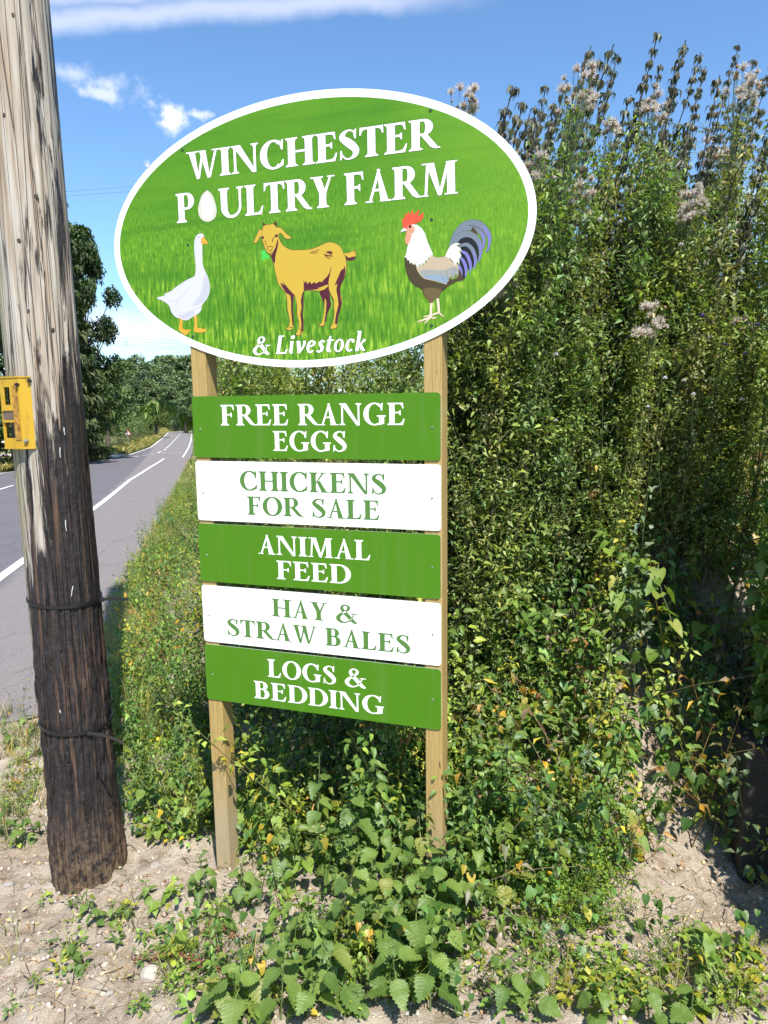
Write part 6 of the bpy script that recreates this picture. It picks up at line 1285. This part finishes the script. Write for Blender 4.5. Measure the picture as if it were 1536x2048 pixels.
P0 = at_px(405, 150); put_tree('broadleaf_tree', T_lit, P0, tree_h(790, P0)/8, 1., 'bright green tree overhanging the right of the far road')
# slim pale-stemmed tree
P0 = at_px(262, 130); put_tree('birch', FT[1], P0, tree_h(766, P0)/14*1.0, 0, 'slim light tree in front of the wood', kz=1.)
random.seed(50)
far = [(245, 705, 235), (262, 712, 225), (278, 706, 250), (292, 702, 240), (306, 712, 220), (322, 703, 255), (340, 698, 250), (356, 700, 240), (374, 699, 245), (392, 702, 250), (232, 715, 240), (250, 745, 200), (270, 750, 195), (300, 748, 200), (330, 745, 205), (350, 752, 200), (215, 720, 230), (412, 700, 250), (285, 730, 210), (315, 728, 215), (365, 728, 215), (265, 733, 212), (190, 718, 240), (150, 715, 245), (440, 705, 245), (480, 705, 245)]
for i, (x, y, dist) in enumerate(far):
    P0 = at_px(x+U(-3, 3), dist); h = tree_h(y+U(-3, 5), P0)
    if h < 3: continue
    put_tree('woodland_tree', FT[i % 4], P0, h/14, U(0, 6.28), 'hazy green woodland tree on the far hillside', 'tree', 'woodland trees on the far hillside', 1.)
# roadside hedges
def hedge(name, pts, w, h, n, leaf, cols, label, seed):
    random.seed(seed); rg = np.random.default_rng(seed); a = Mass(); e = empty(name, (pts[0][0], pts[0][1], 0)); tag(e, label, 'hedge'); pts = np.array(pts)
    seg = np.r_[0, np.cumsum(np.hypot(*np.diff(pts[:, :2], axis=0).T))]; mb = MB(); hn = fbm(np.arange(0, 400)*.25, 3, 0, 2)
    for i in range(n):
        s_ = U(0, seg[-1]); x, y = np.interp(s_, seg, pts[:, 0]), np.interp(s_, seg, pts[:, 1]); hh = h*(.85+.3*hn[int(s_*2)]); ang = U(0, math.pi); r = U(.75, 1.05); x2 = x+w*.5*math.cos(ang)*r; z_ = max(.05, hh*abs(math.sin(ang))**.5*r) if U(0, 1) < .8 else U(.05, hh)
        L = leaf*U(.6, 1.3); add_leaf(a, np.array([x2-pts[0][0], y+U(-.3, .3)-pts[0][1], float(GZ(x2, y))+z_]), U(0, 6.28), U(-.9, .7), U(-.6, .6), L, L*.7, J(random.choice(cols), .3), .2)
    for s_ in np.arange(0, seg[-1], 1.2):
        x, y = np.interp(s_, seg, pts[:, 0]), np.interp(s_, seg, pts[:, 1]); z_ = float(GZ(x, y)); mb.tube([(x-pts[0][0], y-pts[0][1], z_-.1), (x-pts[0][0]+U(-.2, .2), y-pts[0][1], z_+h*.7)], [.04, .02], 5)
    mb.build('stems', BARK, e); a.build('foliage', LM_TREE, parent=e, kind=None); return e
def sl_pts(lst): return [(*map(float, to_xy(s, l)),) for s, l in lst]
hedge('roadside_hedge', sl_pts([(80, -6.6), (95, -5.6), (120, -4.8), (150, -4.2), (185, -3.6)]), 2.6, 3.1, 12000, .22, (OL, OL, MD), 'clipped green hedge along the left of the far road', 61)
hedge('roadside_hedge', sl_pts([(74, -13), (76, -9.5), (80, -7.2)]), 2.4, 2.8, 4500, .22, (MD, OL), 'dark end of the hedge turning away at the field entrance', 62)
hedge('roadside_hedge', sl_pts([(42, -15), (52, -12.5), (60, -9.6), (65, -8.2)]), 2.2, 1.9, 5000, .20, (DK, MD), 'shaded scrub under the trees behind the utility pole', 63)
# pale dry grass along the far verge
dry = Mass(); random.seed(8)
def tuft(P0, s, c):
    for k in range(7):
        az = U(0, 6.28); add_leaf(dry, P0+np.array([U(-.2, .2), U(-.2, .2), 0]), az, U(.7, 1.4), 0, s*U(.6, 1.2), s*.10, J(c, .2), .3)
for i in range(2600):
    s_ = U(44, 190); l_ = float(fe(s_))-abs(random.gauss(0, 1.0))-.3
    if 63.5 < s_ < 70.5 and l_ > -16: continue
    x, y = to_xy(s_, l_); tuft(np.array([x, y, float(GZ(x, y))-.02]), U(.35, .8), random.choice(((.50, .40, .19), (.42, .36, .14), (.30, .30, .10))))
for i in range(500):
    s_ = U(38, 62); l_ = float(fe(s_))-U(.2, 5); x, y = to_xy(s_, l_); tuft(np.array([x, y, float(GZ(x, y))-.02]), U(.25, .5), random.choice(((.34, .32, .11), (.20, .24, .06))))
dry.build('dry_verge_grass', LM_TREE, 'pale dry grass on the far side of the road', 'grass')
# pale gravel entrance on the left of the road
V = []; 
for i in range(9):
    for j in range(15):
        s_ = 64.2+i/8*5.2; l_ = float(fe(s_))+.15-j*.75; x, y = to_xy(s_+.12*j*math.sin(j*.2), l_); V.append((x, y, float(GZ(x, y))+.05))
eo = mesh_obj('field_entrance', V, [(i*15+j, i*15+j+1, i*15+16+j, i*15+15+j) for i in range(8) for j in range(14)], plain('pale_gravel', (.46, .42, .37), .9, var=.25, vscale=3)); tag(eo, kind='structure')
# warning sign
P0 = at_px(254, 84); e = empty('warning_sign', P0, R_(8)); tag(e, 'small red-bordered triangular road warning sign by the far hedge', 'sign')
zc = CZ+(ray(254, 866)/ray(254, 866)[1]*P0[1])[2]-P0[2]; k = .38
tri = lambda s: [(-s, zc-s*.6), (s, zc-s*.6), (0, zc+s*1.13)]
mb = MB(); mb.tube([(0, .04, -.3), (0, .04, zc+.2)], .04, 8); mb.build('post', STEEL, e)
slab('plate', tri(k*1.0), 0, .02, [plain('sign_red', (.62, .03, .03), .5), STEEL], e); pr = Print(-.004); pr.poly(tri(k*.72), 0); pr.poly([(-.05, zc-.18), (.05, zc-.18), (.04, zc+.22), (-.04, zc+.22)], 1, .003); pr.build('symbol', [plain('sign_white', (.8, .8, .8), .5), plain('sign_black', (.02, .02, .02), .5)], e)
# overhead cables
CAB = plain('cable', (.10, .11, .12), .5)
def cable(x0, y0, d0, x1, y1, d1, r, label, group):
    A_ = np.array([0, 0, CZ])+ray(x0, y0)*d0/ray(x0, y0)[1]; B_ = np.array([0, 0, CZ])+ray(x1, y1)*d1/ray(x1, y1)[1]; n = 24; t_ = np.linspace(-.25, 1.25, n); pts = A_[None]+(B_-A_)[None]*t_[:, None]; mb = MB(); mb.tube(pts-pts[0], r, 4); o_ = mb.build('power_cable', CAB); o_.location = pts[0]; tag(o_, label, 'cable', group)
for dy, lb in ((0, 'upper thin power cable crossing the sky behind the oval board'), (9, 'lower thin power cable crossing the sky behind the oval board')): cable(135, 383+dy, 150, 1536, 273+dy*2.4, 95, .022, lb, 'near power cables')
for dy, lb in ((0, 'highest'), (6, 'second'), (11, 'third'), (15, 'lowest')): cable(230, 676+dy, 300, 400, 682+dy*1.25, 290, .045, lb+' of the four far power cables above the wood', 'far power cables')
A_ = np.array([0, 0, CZ])+ray(253, 684)*298/ray(253, 684)[1]; mb = MB()
for dx in (-.55, .55): mb.tube([(dx, 0, -1.1), (dx, 0, 1.1)], .05, 4)
for dz in (-1.1, 0, 1.1): mb.tube([(-.55, 0, dz), (.55, 0, dz)], .05, 4)
o_ = mb.build('cable_spacer', CAB); o_.location = A_; tag(o_, 'small square spacer frame hanging on the far power cables', 'cable spacer')

# ordinals single out look-alikes along a row
ORD = 'first second third fourth fifth sixth seventh eighth ninth tenth eleventh twelfth thirteenth fourteenth fifteenth sixteenth seventeenth eighteenth nineteenth twentieth'.split()
ORD += ['twenty-'+o_ for o_ in ORD[:9]]+['thirtieth']+['thirty-'+o_ for o_ in ORD[:9]]
bpy.context.view_layer.update()
groups = {}
for o_ in bpy.data.objects:
    if o_.parent is None and o_.get('group') and o_.get('label'): groups.setdefault((o_['group'], o_['label']), []).append(o_)
for (g_, l_), lst in groups.items():
    if len(lst) < 2 or len(lst) > 39: continue
    def key(o_):
        t_ = np.array(o_.matrix_world.translation); return project(t_)[0]
    for i, o_ in enumerate(sorted(lst, key=key)):
        o_['label'] = ' '.join(l_.split()[:11])+f', {ORD[i]} from the left'
